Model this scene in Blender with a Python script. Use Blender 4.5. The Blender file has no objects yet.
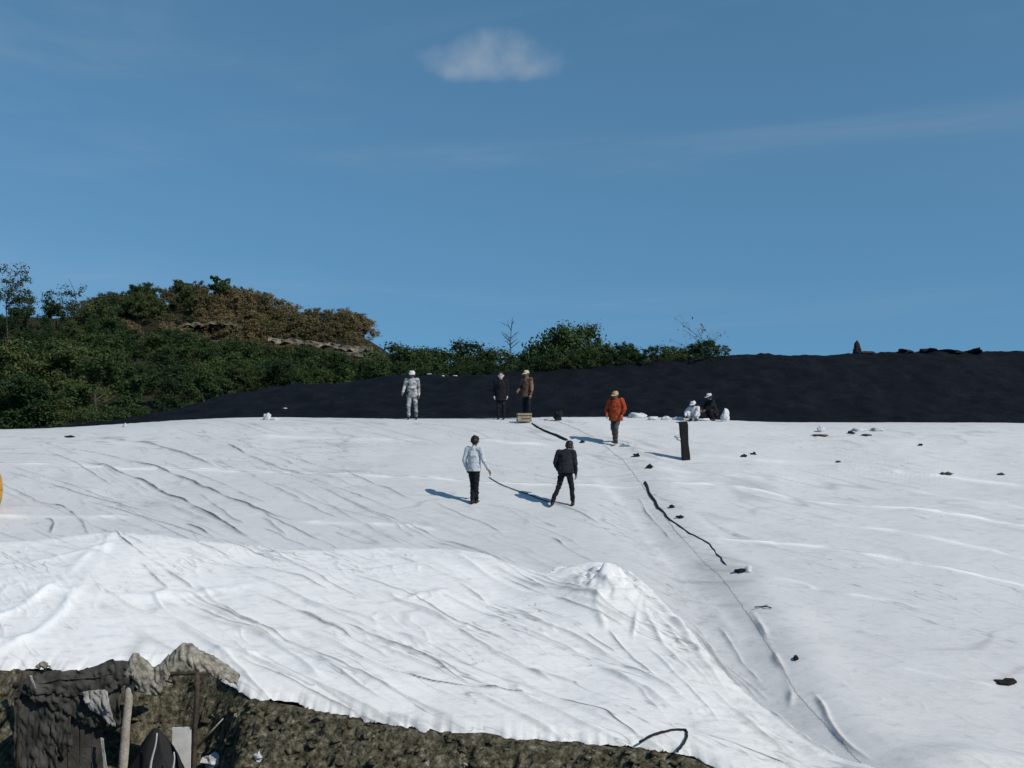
import bpy, bmesh, math, random
import numpy as np
from mathutils import Vector, Matrix, noise as mnoise

# ------------------------------------------------------------------ camera
SC = bpy.context.scene
COL = SC.collection
EYE = 8.0                      # eye height above the floor of the pit
HV, FP = 420.0, 1000.0         # horizon row and focal length in pixels
cam_d = bpy.data.cameras.new('camera'); cam = bpy.data.objects.new('camera', cam_d); COL.objects.link(cam)
cam.location = (0, 0, EYE); cam.rotation_euler = (math.radians(90), 0, 0)
cam_d.sensor_fit = 'HORIZONTAL'; cam_d.sensor_width = 36.0; cam_d.lens = 36.0*FP/1024
cam_d.shift_y = (HV-384)/1024.0
cam_d.clip_start = 0.1; cam_d.clip_end = 9000
SC.camera = cam

# ------------------------------------------------------------------ sky and sun
SUN_EL = math.radians(41)
SUN_XY = Vector((1.30, -1.02)).normalized()       # towards the sun (right, behind the camera)
SUN_AZ = math.atan2(SUN_XY.x, SUN_XY.y)           # clockwise from +Y
W = bpy.data.worlds.new('World'); SC.world = W; W.use_nodes = True
wt = W.node_tree; wt.nodes.clear()
def wn(t, **k):
    n = wt.nodes.new(t)
    for a, b in k.items(): setattr(n, a, b)
    return n
sky = wn('ShaderNodeTexSky', sky_type='NISHITA', sun_disc=False, sun_elevation=SUN_EL, sun_rotation=SUN_AZ,
         altitude=2600, air_density=1.0, dust_density=0.25, ozone_density=4.0)
def wmath(op, a, b=None, c=None):
    n = wn('ShaderNodeMath', operation=op)
    for i, v in enumerate((a, b, c)):
        if v is None: continue
        if isinstance(v, (int, float)): n.inputs[i].default_value = v
        else: wt.links.new(v, n.inputs[i])
    return n.outputs[0]
tc = wn('ShaderNodeTexCoord'); sp = wn('ShaderNodeSeparateXYZ'); wt.links.new(tc.outputs['Generated'], sp.inputs[0])
dz = wmath('MAXIMUM', sp.outputs[2], 0.03)
cx = wmath('DIVIDE', sp.outputs[0], dz); cy = wmath('DIVIDE', sp.outputs[1], dz)
def wnoise(x, y, scale, detail, rough=0.55, dist=0.0):
    cb = wn('ShaderNodeCombineXYZ'); wt.links.new(x, cb.inputs[0]); wt.links.new(y, cb.inputs[1])
    nn = wn('ShaderNodeTexNoise'); nn.inputs['Scale'].default_value = scale; nn.inputs['Detail'].default_value = detail
    nn.inputs['Roughness'].default_value = rough; nn.inputs['Distortion'].default_value = dist
    wt.links.new(cb.outputs[0], nn.inputs['Vector']); return nn.outputs['Fac']
def wramp(v, lo, hi):
    m = wn('ShaderNodeMapRange', interpolation_type='SMOOTHSTEP'); wt.links.new(v, m.inputs[0])
    m.inputs[1].default_value = lo; m.inputs[2].default_value = hi; return m.outputs[0]
# thin cirrus everywhere on the cloud plane
OFS = (20.0, 2.35)
cbx = wmath('MULTIPLY_ADD', sp.outputs[0], 1.3, OFS[0]); cbz = wmath('MULTIPLY_ADD', sp.outputs[2], 7.0, OFS[1])
ci = wmath('MULTIPLY', wramp(wnoise(wmath('MULTIPLY_ADD', sp.outputs[1], 1.3, cbx), cbz, 1.15, 6, 0.58, 0.5), 0.45, 0.85), 0.20)
# one small puff of cumulus
dyp = wmath('MAXIMUM', sp.outputs[1], 0.05)
pu = wmath('DIVIDE', sp.outputs[0], dyp); pw = wmath('DIVIDE', sp.outputs[2], dyp)
du = wmath('DIVIDE', wmath('ADD', pu, 0.021), 0.098)
dw0 = wmath('SUBTRACT', pw, 0.352)
dw = wmath('DIVIDE', dw0, wmath('ADD', wmath('MULTIPLY', wmath('GREATER_THAN', dw0, 0.0), 0.030), 0.020))
rr = wmath('ADD', wmath('POWER', wmath('ABSOLUTE', du), 1.7), wmath('MULTIPLY', dw, dw))
nz = wnoise(pu, pw, 24.0, 5, 0.55)
puff = wramp(wmath('ADD', wmath('SUBTRACT', 0.66, rr), wmath('MULTIPLY', wmath('SUBTRACT', nz, 0.5), 1.1)), -0.1, 1.1)
puff = wmath('MULTIPLY', puff, 0.52)
cl = wmath('MAXIMUM', ci, puff)
zc = wmath('MULTIPLY_ADD', sp.outputs[2], 0.58, 0.235)
cbv = wn('ShaderNodeCombineXYZ'); wt.links.new(sp.outputs[0], cbv.inputs[0]); wt.links.new(sp.outputs[1], cbv.inputs[1]); wt.links.new(zc, cbv.inputs[2])
nv_ = wn('ShaderNodeVectorMath', operation='NORMALIZE'); wt.links.new(cbv.outputs[0], nv_.inputs[0]); wt.links.new(nv_.outputs[0], sky.inputs[0])
tint = wn('ShaderNodeMix', data_type='RGBA', blend_type='MULTIPLY'); tint.inputs[0].default_value = 1.0
wt.links.new(sky.outputs[0], tint.inputs[6]); tint.inputs[7].default_value = (0.79, 1.07, 0.945, 1)
mixc = wn('ShaderNodeMix', data_type='RGBA'); wt.links.new(cl, mixc.inputs[0])
wt.links.new(tint.outputs[2], mixc.inputs[6]); mixc.inputs[7].default_value = (3.7, 4.0, 4.3, 1)
bg = wn('ShaderNodeBackground'); bg.inputs['Strength'].default_value = 0.132
wt.links.new(mixc.outputs[2], bg.inputs['Color'])
wo = wn('ShaderNodeOutputWorld'); wt.links.new(bg.outputs[0], wo.inputs[0])

sl = bpy.data.lights.new('sun', 'SUN'); so = bpy.data.objects.new('sun', sl); COL.objects.link(so)
sl.energy = 3.6; sl.angle = math.radians(0.5); sl.color = (1.0, 0.945, 0.86)
sdir = Vector((SUN_XY.x*math.cos(SUN_EL), SUN_XY.y*math.cos(SUN_EL), math.sin(SUN_EL)))
so.rotation_euler = sdir.to_track_quat('Z', 'Y').to_euler(); so.location = sdir*60

SC.render.engine = 'CYCLES'
SC.view_settings.view_transform = 'Standard'; SC.view_settings.look = 'None'
SC.view_settings.exposure = 0.0; SC.view_settings.gamma = 1.0; SC.view_settings.use_curve_mapping = False

# ------------------------------------------------------------------ helpers
random.seed(7)
R = random.Random(11)
def tag(o, label=None, cat=None, group=None, kind=None):
    if label: o['label'] = label
    if cat: o['category'] = cat
    if group: o['group'] = group
    if kind: o['kind'] = kind
    return o
def empty(name, loc, rz=0.0):
    e = bpy.data.objects.new(name, None); COL.objects.link(e); e.location = loc; e.rotation_euler = (0, 0, rz)
    e.empty_display_size = 0.2; return e
def link(name, me, mat=None, parent=None, smooth=True):
    if mat is not None and not me.materials: me.materials.append(mat)
    if smooth and len(me.polygons): me.polygons.foreach_set('use_smooth', [True]*len(me.polygons))
    o = bpy.data.objects.new(name, me); COL.objects.link(o); o.parent = parent; return o
def pyd(name, verts, faces):
    me = bpy.data.meshes.new(name); me.from_pydata([tuple(v) for v in verts], [], faces); me.update(); return me
def np_mesh(name, V, F):
    """big quad mesh from numpy arrays"""
    me = bpy.data.meshes.new(name); nv, nf = len(V), len(F)
    me.vertices.add(nv); me.vertices.foreach_set('co', V.astype(np.float32).ravel())
    me.loops.add(nf*4); me.loops.foreach_set('vertex_index', F.astype(np.int32).ravel())
    me.polygons.add(nf); me.polygons.foreach_set('loop_start', np.arange(0, nf*4, 4, dtype=np.int32))
    me.update(calc_edges=True); return me
def attr(me, name, arr):
    a = me.attributes.new(name, 'FLOAT', 'POINT'); a.data.foreach_set('value', arr.astype(np.float32))

def mat(name, build):
    m = bpy.data.materials.new(name); m.use_nodes = True; nt = m.node_tree; nt.nodes.clear()
    out = nt.nodes.new('ShaderNodeOutputMaterial'); p = nt.nodes.new('ShaderNodeBsdfPrincipled')
    nt.links.new(p.outputs[0], out.inputs[0]); build(nt, p, out); return m
def nnode(nt, t, ins=None, **k):
    n = nt.nodes.new(t)
    for a, b in k.items(): setattr(n, a, b)
    for a, b in (ins or {}).items():
        if hasattr(b, 'links'): nt.links.new(b, n.inputs[a])
        else: n.inputs[a].default_value = b
    return n
def simple(name, c1, c2=None, scale=6.0, rough=0.8, bump=0.0, bscale=40.0, detail=5, spec=0.3, bdist=0.02, metallic=0.0):
    c2 = c2 or tuple(x*0.7 for x in c1)
    def b(nt, p, out):
        co = nnode(nt, 'ShaderNodeTexCoord')
        n = nnode(nt, 'ShaderNodeTexNoise', {'Vector': co.outputs['Object'], 'Scale': scale, 'Detail': detail, 'Roughness': 0.6})
        r = nnode(nt, 'ShaderNodeValToRGB', {0: n.outputs['Fac']})
        r.color_ramp.elements[0].position = 0.35; r.color_ramp.elements[1].position = 0.65
        r.color_ramp.elements[0].color = (*c2, 1); r.color_ramp.elements[1].color = (*c1, 1)
        nt.links.new(r.outputs[0], p.inputs['Base Color'])
        p.inputs['Roughness'].default_value = rough; p.inputs['Specular IOR Level'].default_value = spec
        p.inputs['Metallic'].default_value = metallic
        if bump:
            n2 = nnode(nt, 'ShaderNodeTexNoise', {'Vector': co.outputs['Object'], 'Scale': bscale, 'Detail': 6})
            bn = nnode(nt, 'ShaderNodeBump', {'Height': n2.outputs['Fac'], 'Strength': bump, 'Distance': bdist})
            nt.links.new(bn.outputs[0], p.inputs['Normal'])
    return mat(name, b)

# value noise in numpy
def _hash(ix, iy, seed):
    h = (ix.astype(np.int64)*374761393 + iy.astype(np.int64)*668265263 + seed*1442695041) & 0xffffffff
    h = ((h ^ (h >> 13))*1274126177) & 0xffffffff
    return ((h ^ (h >> 16)) & 0xffffff)/float(0xffffff)
def vnoise(x, y, seed=0):
    x = np.asarray(x, float); y = np.asarray(y, float)
    ix = np.floor(x); iy = np.floor(y); fx = x-ix; fy = y-iy
    fx = fx*fx*fx*(fx*(fx*6-15)+10); fy = fy*fy*fy*(fy*(fy*6-15)+10)
    ix = ix.astype(np.int64); iy = iy.astype(np.int64)
    a = _hash(ix, iy, seed); b = _hash(ix+1, iy, seed); c = _hash(ix, iy+1, seed); d = _hash(ix+1, iy+1, seed)
    return (a*(1-fx)+b*fx)*(1-fy)+(c*(1-fx)+d*fx)*fy - 0.5
def fbm(x, y, oct=4, seed=0, gain=0.5):
    s = 0; a = 1.0; f = 1.0
    for i in range(oct):
        s = s + a*vnoise(np.asarray(x)*f, np.asarray(y)*f, seed+i*17); a *= gain; f *= 2.03
    return s
def sstep(a, b, x):
    t = np.clip((np.asarray(x, float)-a)/(b-a), 0, 1); return t*t*(3-2*t)

# ------------------------------------------------------------------ the covered slope: its height function
PL_V, PL_K = 162.0, 8.7                 # the slope's vanishing row and its drop below the eye at the camera
PL_S = (HV-PL_V)/FP                     # slope of the plane
def plane_d(v): return PL_K*FP/(np.asarray(v, float)-PL_V)
def pxw(pts):
    """pixel curve -> smooth polyline on the slope plane (x, y)"""
    p = np.array(pts, float); d = plane_d(p[:, 1]); q = np.stack([(p[:, 0]-512)*d/FP, d], 1)
    if len(q) < 3: return q
    out = []
    e = np.vstack([2*q[0]-q[1], q, 2*q[-1]-q[-2]])
    for i in range(1, len(e)-2):
        for t in np.linspace(0, 1, 5)[:-1]:
            out.append(0.5*((2*e[i])+(-e[i-1]+e[i+1])*t+(2*e[i-1]-5*e[i]+4*e[i+1]-e[i+2])*t*t+(-e[i-1]+3*e[i]-3*e[i+1]+e[i+2])*t**3))
    out.append(q[-1]); return np.array(out)
def sdist(x, y, poly, maxd):
    """signed distance to a polyline (positive on its left when walking it) and fraction along; far points get maxd"""
    shp = x.shape; x = x.ravel(); y = y.ravel()
    best = np.full(x.shape, maxd); sg = np.ones(x.shape); fr = np.zeros(x.shape)
    lo = poly.min(0)-maxd; hi = poly.max(0)+maxd
    idx = np.where((x > lo[0]) & (x < hi[0]) & (y > lo[1]) & (y < hi[1]))[0]
    if len(idx):
        xs = x[idx]; ys = y[idx]; b = np.full(xs.shape, maxd); s = np.ones(xs.shape); f = np.zeros(xs.shape)
        n = len(poly)-1
        for i in range(n):
            a = poly[i]; c = poly[i+1]; dx, dy = c-a; L2 = dx*dx+dy*dy+1e-12
            t = np.clip(((xs-a[0])*dx+(ys-a[1])*dy)/L2, 0, 1)
            d = np.hypot(xs-a[0]-t*dx, ys-a[1]-t*dy); cr = dx*(ys-a[1])-dy*(xs-a[0])
            m = d < b; b[m] = d[m]; s[m] = np.sign(cr[m]); f[m] = ((i+t)/n)[m]
        best[idx] = b; sg[idx] = s; fr[idx] = f
    return (best*sg).reshape(shp), fr.reshape(shp)

CREASE = pxw([(560, 419), (600, 440), (628, 462), (647, 488), (680, 528), (722, 568), (750, 611), (776, 650), (800, 690), (840, 738), (900, 800), (960, 860)])
def crest_top(x):
    return 8.13 - 0.42*sstep(-8.5, -18.5, x) + 0.03*np.sin(x*0.5) - 0.15*sstep(5, 10, x) - 0.07*sstep(9, 16, x)
def lump(x, y, u, v, rx, ry, h):
    d = float(plane_d(v)); x0 = (u-512)*d/FP
    return h*np.exp(-((x-x0)/rx)**2-((y-d)/ry)**2)
def base_h(x, y):
    """slope, crest and broad folds of the cover (world z)"""
    x = np.asarray(x, float); y = np.asarray(y, float)
    z = EYE-PL_K+PL_S*y
    top = crest_top(x)-0.022*np.maximum(y-33.0, 0)
    k = 0.55; h = np.clip(0.5+0.5*(top-z)/k, 0, 1)
    z = top*(1-h)+z*h-k*h*(1-h)
    s, f = sdist(x, y, CREASE, 6.0)
    s = s + 0*x
    z = z + np.where(np.abs(s) < 5.9, 0.05*np.exp(-((s-0.55)/0.5)**2)-0.20*np.exp(-((s+0.75)/0.75)**2)*sstep(0.1, 0.45, f), 0)
    z = z + 0.16*fbm(x*0.22+3, y*0.22, 3, 5)*sstep(35, 30, y)
    z = z + lump(x, y, 112, 560, 1.3, 1.3, 0.16) + lump(x, y, 604, 598, 0.9, 1.15, 0.30) + lump(x, y, 470, 560, 1.5, 0.8, 0.10)
    z = z + lump(x, y, 975, 772, 0.9, 0.5, 0.22)
    return z
def hit(u, v, fn=base_h, d0=9.0, d1=46.0, off=0.0):
    """where the sight line through a pixel first meets the surface"""
    d = np.arange(d0, d1, 0.02); zr = EYE-(v-HV)/FP*d; zs = fn((u-512)/FP*d, d)+off
    k = np.where(zs >= zr)[0]
    d = d[k[0]] if len(k) else 34.2
    x = (u-512)/FP*d
    return Vector((x, d, float(fn(np.array([x]), np.array([d]))[0])))

# ------------------------------------------------------------------ materials of the setting
def m_sheet(name, c_dirty, c_clean, rough=0.85):
    def b(nt, p, out):
        co = nnode(nt, 'ShaderNodeTexCoord')
        a1 = nnode(nt, 'ShaderNodeAttribute', attribute_name='shade_dirt'); a2 = nnode(nt, 'ShaderNodeAttribute', attribute_name='clean')
        mp = nnode(nt, 'ShaderNodeMapping', {0: co.outputs['Object']}); mp.inputs['Scale'].default_value = (0.35, 0.9, 0.9); mp.inputs['Rotation'].default_value = (0, 0, 0.25)
        n1 = nnode(nt, 'ShaderNodeTexNoise', {'Vector': mp.outputs[0], 'Scale': 0.9, 'Detail': 8, 'Roughness': 0.68})
        r1 = nnode(nt, 'ShaderNodeMapRange', {0: n1.outputs['Fac'], 1: 0.30, 2: 0.72})
        cm = nnode(nt, 'ShaderNodeMix', {0: r1.outputs[0], 6: (*[c*0.90 for c in c_dirty], 1), 7: (*c_dirty, 1)}, data_type='RGBA')
        # fine smudges and specks
        n2 = nnode(nt, 'ShaderNodeTexNoise', {'Vector': mp.outputs[0], 'Scale': 7.5, 'Detail': 9, 'Roughness': 0.8})
        r2 = nnode(nt, 'ShaderNodeMapRange', {0: n2.outputs['Fac'], 1: 0.50, 2: 0.78})
        sm = nnode(nt, 'ShaderNodeMath', {0: r2.outputs[0], 1: 0.55}, operation='MULTIPLY')
        cm2 = nnode(nt, 'ShaderNodeMix', {0: sm.outputs[0], 6: cm.outputs[2], 7: (0.30, 0.30, 0.30, 1)}, data_type='RGBA')
        hm = nnode(nt, 'ShaderNodeMapping', {0: co.outputs['Object']}, vector_type='TEXTURE'); hm.inputs['Rotation'].default_value = (0, 0, -0.72); hm.inputs['Scale'].default_value = (3.2, 0.42, 1.0)
        hn = nnode(nt, 'ShaderNodeTexNoise', {'Vector': hm.outputs[0], 'Scale': 0.9, 'Detail': 3, 'Roughness': 0.55})
        hs = nnode(nt, 'ShaderNodeMath', {0: hn.outputs['Fac'], 1: 0.5}, operation='SUBTRACT'); ha = nnode(nt, 'ShaderNodeMath', {0: hs.outputs[0]}, operation='ABSOLUTE')
        hr = nnode(nt, 'ShaderNodeMapRange', {0: ha.outputs[0], 1: 0.0, 2: 0.011, 3: 1.0, 4: 0.0})
        hk = nnode(nt, 'ShaderNodeTexNoise', {'Vector': co.outputs['Object'], 'Scale': 0.45, 'Detail': 3}); hk2 = nnode(nt, 'ShaderNodeMapRange', {0: hk.outputs['Fac'], 1: 0.46, 2: 0.66, 3: 0.0, 4: 0.55})
        hl = nnode(nt, 'ShaderNodeMath', {0: hr.outputs[0], 1: hk2.outputs[0]}, operation='MULTIPLY')
        gn = nnode(nt, 'ShaderNodeTexNoise', {'Vector': co.outputs['Object'], 'Scale': 26.0, 'Detail': 4, 'Roughness': 0.8}); gr = nnode(nt, 'ShaderNodeMapRange', {0: gn.outputs['Fac'], 1: 0.56, 2: 0.78, 3: 0.0, 4: 0.30})
        hx_ = nnode(nt, 'ShaderNodeMath', {0: hl.outputs[0], 1: gr.outputs[0]}, operation='MAXIMUM')
        cm2 = nnode(nt, 'ShaderNodeMix', {0: hx_.outputs[0], 6: cm2.outputs[2], 7: (0.10, 0.105, 0.11, 1)}, data_type='RGBA')
        cm3 = nnode(nt, 'ShaderNodeMix', {0: a2.outputs['Fac'], 6: cm2.outputs[2], 7: (*c_clean, 1)}, data_type='RGBA')
        n3 = nnode(nt, 'ShaderNodeTexNoise', {'Vector': co.outputs['Object'], 'Scale': 9.0, 'Detail': 5, 'Roughness': 0.6})
        dm = nnode(nt, 'ShaderNodeMath', {0: n3.outputs['Fac'], 1: 0.9}, operation='MULTIPLY_ADD'); dm.inputs[2].default_value = 0.50
        dd = nnode(nt, 'ShaderNodeMath', {0: a1.outputs['Fac'], 1: dm.outputs[0]}, operation='MULTIPLY', use_clamp=True)
        cm4 = nnode(nt, 'ShaderNodeMix', {0: dd.outputs[0], 6: cm3.outputs[2], 7: (0.036, 0.038, 0.042, 1)}, data_type='RGBA')
        nt.links.new(cm4.outputs[2], p.inputs['Base Color'])
        p.inputs['Roughness'].default_value = rough; p.inputs['Specular IOR Level'].default_value = 0.15
        n4 = nnode(nt, 'ShaderNodeTexNoise', {'Vector': mp.outputs[0], 'Scale': 9.0, 'Detail': 8, 'Roughness': 0.7})
        bn = nnode(nt, 'ShaderNodeBump', {'Height': n4.outputs['Fac'], 'Strength': 0.35, 'Distance': 0.03})
        nt.links.new(bn.outputs[0], p.inputs['Normal'])
    return mat(name, b)
M_OLD = m_sheet('weathered_geotextile', (0.60, 0.605, 0.605), (0.83, 0.83, 0.83))
M_RIGHT = m_sheet('weathered_geotextile_b', (0.635, 0.635, 0.63), (0.86, 0.86, 0.86))
M_NEW = m_sheet('clean_geotextile', (0.79, 0.785, 0.77), (0.88, 0.90, 0.90))

def m_earth(name, cols, scale, bump, bscale, rough=0.95, bd=0.08, spec=0.15):
    def b(nt, p, out):
        co = nnode(nt, 'ShaderNodeTexCoord')
        n1 = nnode(nt, 'ShaderNodeTexNoise', {'Vector': co.outputs['Object'], 'Scale': scale, 'Detail': 10, 'Roughness': 0.7})
        r = nnode(nt, 'ShaderNodeValToRGB', {0: n1.outputs['Fac']}); e = r.color_ramp.elements
        e[0].position = 0.36; e[1].position = 0.68; e[0].color = (*cols[0], 1); e[1].color = (*cols[-1], 1)
        for i, c in enumerate(cols[1:-1]):
            q = e.new(0.36+0.32*(i+1)/(len(cols)-1)); q.color = (*c, 1)
        nt.links.new(r.outputs[0], p.inputs['Base Color']); p.inputs['Roughness'].default_value = rough; p.inputs['Specular IOR Level'].default_value = spec
        n2 = nnode(nt, 'ShaderNodeTexNoise', {'Vector': co.outputs['Object'], 'Scale': bscale, 'Detail': 9, 'Roughness': 0.75})
        bn = nnode(nt, 'ShaderNodeBump', {'Height': n2.outputs['Fac'], 'Strength': bump, 'Distance': bd})
        nt.links.new(bn.outputs[0], p.inputs['Normal'])
    return mat(name, b)
M_DIRT = m_earth('bank_soil', [(0.024, 0.023, 0.015), (0.105, 0.096, 0.062), (0.22, 0.20, 0.14), (0.50, 0.46, 0.37)], 9.0, 1.0, 30.0)
M_BLACK = m_earth('black_liner', [(0.0030, 0.0045, 0.0070), (0.0052, 0.0070, 0.0112), (0.0115, 0.0130, 0.0170)], 0.9, 0.9, 3.0, 0.85, 0.18, 0.12)
M_GROUND = m_earth('scrub_ground', [(0.015, 0.02, 0.01), (0.035, 0.035, 0.02), (0.06, 0.05, 0.03)], 0.4, 0.6, 2.0)
M_HILL = m_earth('hill_soil', [(0.012, 0.014, 0.007), (0.028, 0.026, 0.014), (0.055, 0.045, 0.028)], 0.35, 0.8, 1.5, bd=0.3)
M_LEDGE = m_earth('ledge_rock', [(0.10, 0.085, 0.065), (0.20, 0.17, 0.13), (0.32, 0.27, 0.20)], 0.6, 1.0, 2.0, bd=0.3)

# ------------------------------------------------------------------ ground
EDGE_PX = [(-420, 672), (-60, 668), (0, 667), (40, 668), (100, 666), (140, 660), (185, 655), (212, 664), (250, 690), (330, 702), (400, 718), (470, 726), (560, 738),
           (640, 746), (690, 757), (740, 775), (860, 800), (1100, 810), (1500, 815)]
EU = np.array([p[0] for p in EDGE_PX], float); EV = np.array([p[1] for p in EDGE_PX], float)
def edge_v(u): return np.interp(u, EU, EV)
# edge in world: depth of the cover's lower hem as a function of x
_ed = plane_d(EV); EX = (EU-512)*_ed/FP
def edge_d(x): return np.interp(x, EX, _ed)
FLOOR = 1.75
def bank_h(x, y):
    """soil under and below the hem of the cover"""
    x = np.asarray(x, float); y = np.asarray(y, float)
    de = edge_d(x)+0.10*fbm(x*1.3, x*0+2, 3, 3); t = de-y
    ze = base_h(x, de)-0.07
    steep = 0.62+1.6*sstep(-4.1, -5.0, x)
    z = np.where(t < 0, base_h(x, y)-0.07-0.15*sstep(0, .3, -t), ze-steep*t)
    k = 0.5; fl = FLOOR+0.1*fbm(x*0.7, y*0.7, 3, 9); h = np.clip(0.5+0.5*(fl-z)/k, 0, 1)
    z = z*(1-h)+fl*h+k*h*(1-h)
    near = sstep(9.5, 3.0, y)                      # the bank the photographer stands on
    return z*(1-near)+(EYE-1.62-0.25*np.maximum(y, 0)*0)*near if np.ndim(near) else z
def bank_n(x, y):
    z = bank_h(x, y); t = edge_d(x)-np.asarray(y, float)
    m = sstep(-0.02, 0.25, t)
    r = np.abs(fbm(x*2.1, y*2.1, 3, 21)); r2 = np.abs(fbm(x*6.0, y*6.0+z*4, 3, 33)); r3 = fbm(x*15, y*15+z*9, 2, 41)
    r4 = np.abs(fbm(x*24+z*10, y*24+z*14, 2, 47))
    return z+m*(0.34*(0.3-r)+0.15*(0.25-r2)+0.06*r3-0.05*r4)

# wide ground sheet
def berm_top(u):
    return np.interp(u, [60, 150, 200, 240, 300, 380, 480, 560, 640, 740, 800, 860, 930, 1024, 1500], [428, 417, 405, 394, 386, 379, 376, 370, 362, 356, 354.5, 354, 351, 353, 350])
HB0, HB1 = 41.0, 56.0
def berm_h(x, y):
    u = 512+np.asarray(x)*FP/HB1; zt = EYE+(HV-berm_top(u))*HB1/FP
    t = np.clip((np.asarray(y)-HB0)/(HB1-HB0), 0, 1); t2 = np.clip((np.asarray(y)-HB1)/22.0, 0, 1)
    z0 = 7.3
    z = z0+(zt-z0)*np.minimum(t*1.02, 1)
    z = z-(zt-6.0)*sstep(0.15, 1, t2)
    return z+(0.22*fbm(x*0.35, y*0.5, 4, 61)+0.16*fbm(np.asarray(x)*1.1, np.asarray(y)*1.1, 4, 67, .65))*sstep(0, 0.2, t)*(1-t2)
HT_U = [-600, -200, -60, 0, 60, 120, 150, 185, 220, 250, 290, 320, 350, 368, 380, 395, 430, 600]
HT_V = [322, 318, 317, 318, 318, 313, 307, 303, 302, 311, 321, 329, 331, 340, 350, 372, 398, 415]
def hill_h(x, y):
    """the terraced knoll on the left (crest about 150 m away)"""
    x = np.asarray(x, float); y = np.asarray(y, float)
    u = 512+x*FP/150.0; zt = EYE+(HV-np.interp(u, HT_U, HT_V))*0.150
    q = sstep(60, 128, y)*0.55+sstep(134, 151, y)*0.45
    z = 5.6+(zt-5.6)*q
    z = z-(z-5.0)*sstep(165, 230, y)
    return z+0.5*fbm(x*0.12, y*0.12, 4, 71)*sstep(60, 90, y)
def far_h(x, y):
    return hill_h(x, y)
xs = np.concatenate([-np.geomspace(2500, 42, 26), np.linspace(-40, 40, 61), np.geomspace(42, 2500, 26)])
ys = np.concatenate([np.linspace(-30, 20, 40), np.linspace(21, 60, 20), np.linspace(62, 240, 70), np.geomspace(250, 4000, 24)])
GX, GY = np.meshgrid(xs, ys)
zz = np.where(GY < 20, bank_h(np.clip(GX, -60, 60), GY)-0.35, np.minimum(EYE-PL_K+PL_S*GY-0.6, 6.0))
zz = np.where(GY < 60, zz, np.minimum(zz, hill_h(GX, GY)-0.8))
zz = np.where((GY > 10.5) & (GY < 20.5), zz-1.6, zz)
idx = np.arange(GX.size).reshape(GX.shape)
F = np.stack([idx[:-1, :-1], idx[:-1, 1:], idx[1:, 1:], idx[1:, :-1]], -1).reshape(-1, 4)
tag(link('ground', np_mesh('ground', np.stack([GX.ravel(), GY.ravel(), zz.ravel()], 1), F), M_GROUND), kind='structure')

def grid_obj(name, xs, ys, fn, m):
    X, Y = np.meshgrid(xs, ys); Z = fn(X, Y); idx = np.arange(X.size).reshape(X.shape)
    F = np.stack([idx[:-1, :-1], idx[:-1, 1:], idx[1:, 1:], idx[1:, :-1]], -1).reshape(-1, 4)
    return tag(link(name, np_mesh(name, np.stack([X.ravel(), Y.ravel(), Z.ravel()], 1), F), m), kind='structure')
grid_obj('mound', np.linspace(-38, 75, 640), np.linspace(40.2, 80, 200), berm_h, M_BLACK)
grid_obj('hill', np.linspace(-190, 20, 200), np.linspace(60, 230, 130), hill_h, M_HILL)
grid_obj('dirt_bank', np.linspace(-14.5, 8.5, 800), np.concatenate([np.linspace(10.0, 13.4, 60), np.linspace(13.42, 17.9, 220)]), bank_n, M_DIRT)

# ------------------------------------------------------------------ the sheets of the cover
STEP_U, STEP_V = 1.3, 0.95
gu = np.arange(-240, 1264, STEP_U); gv = np.arange(417, 826, STEP_V)
gd = np.concatenate([np.linspace(41.5, 34.4, 60), plane_d(gv)[plane_d(gv) < 34.3]])
gvv = PL_V+PL_K*FP/gd
UU, VV = np.meshgrid(gu, gvv); DD = np.repeat(gd[:, None], len(gu), 1); XX = (UU-512)*DD/FP
ZB = base_h(XX, DD)

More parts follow.
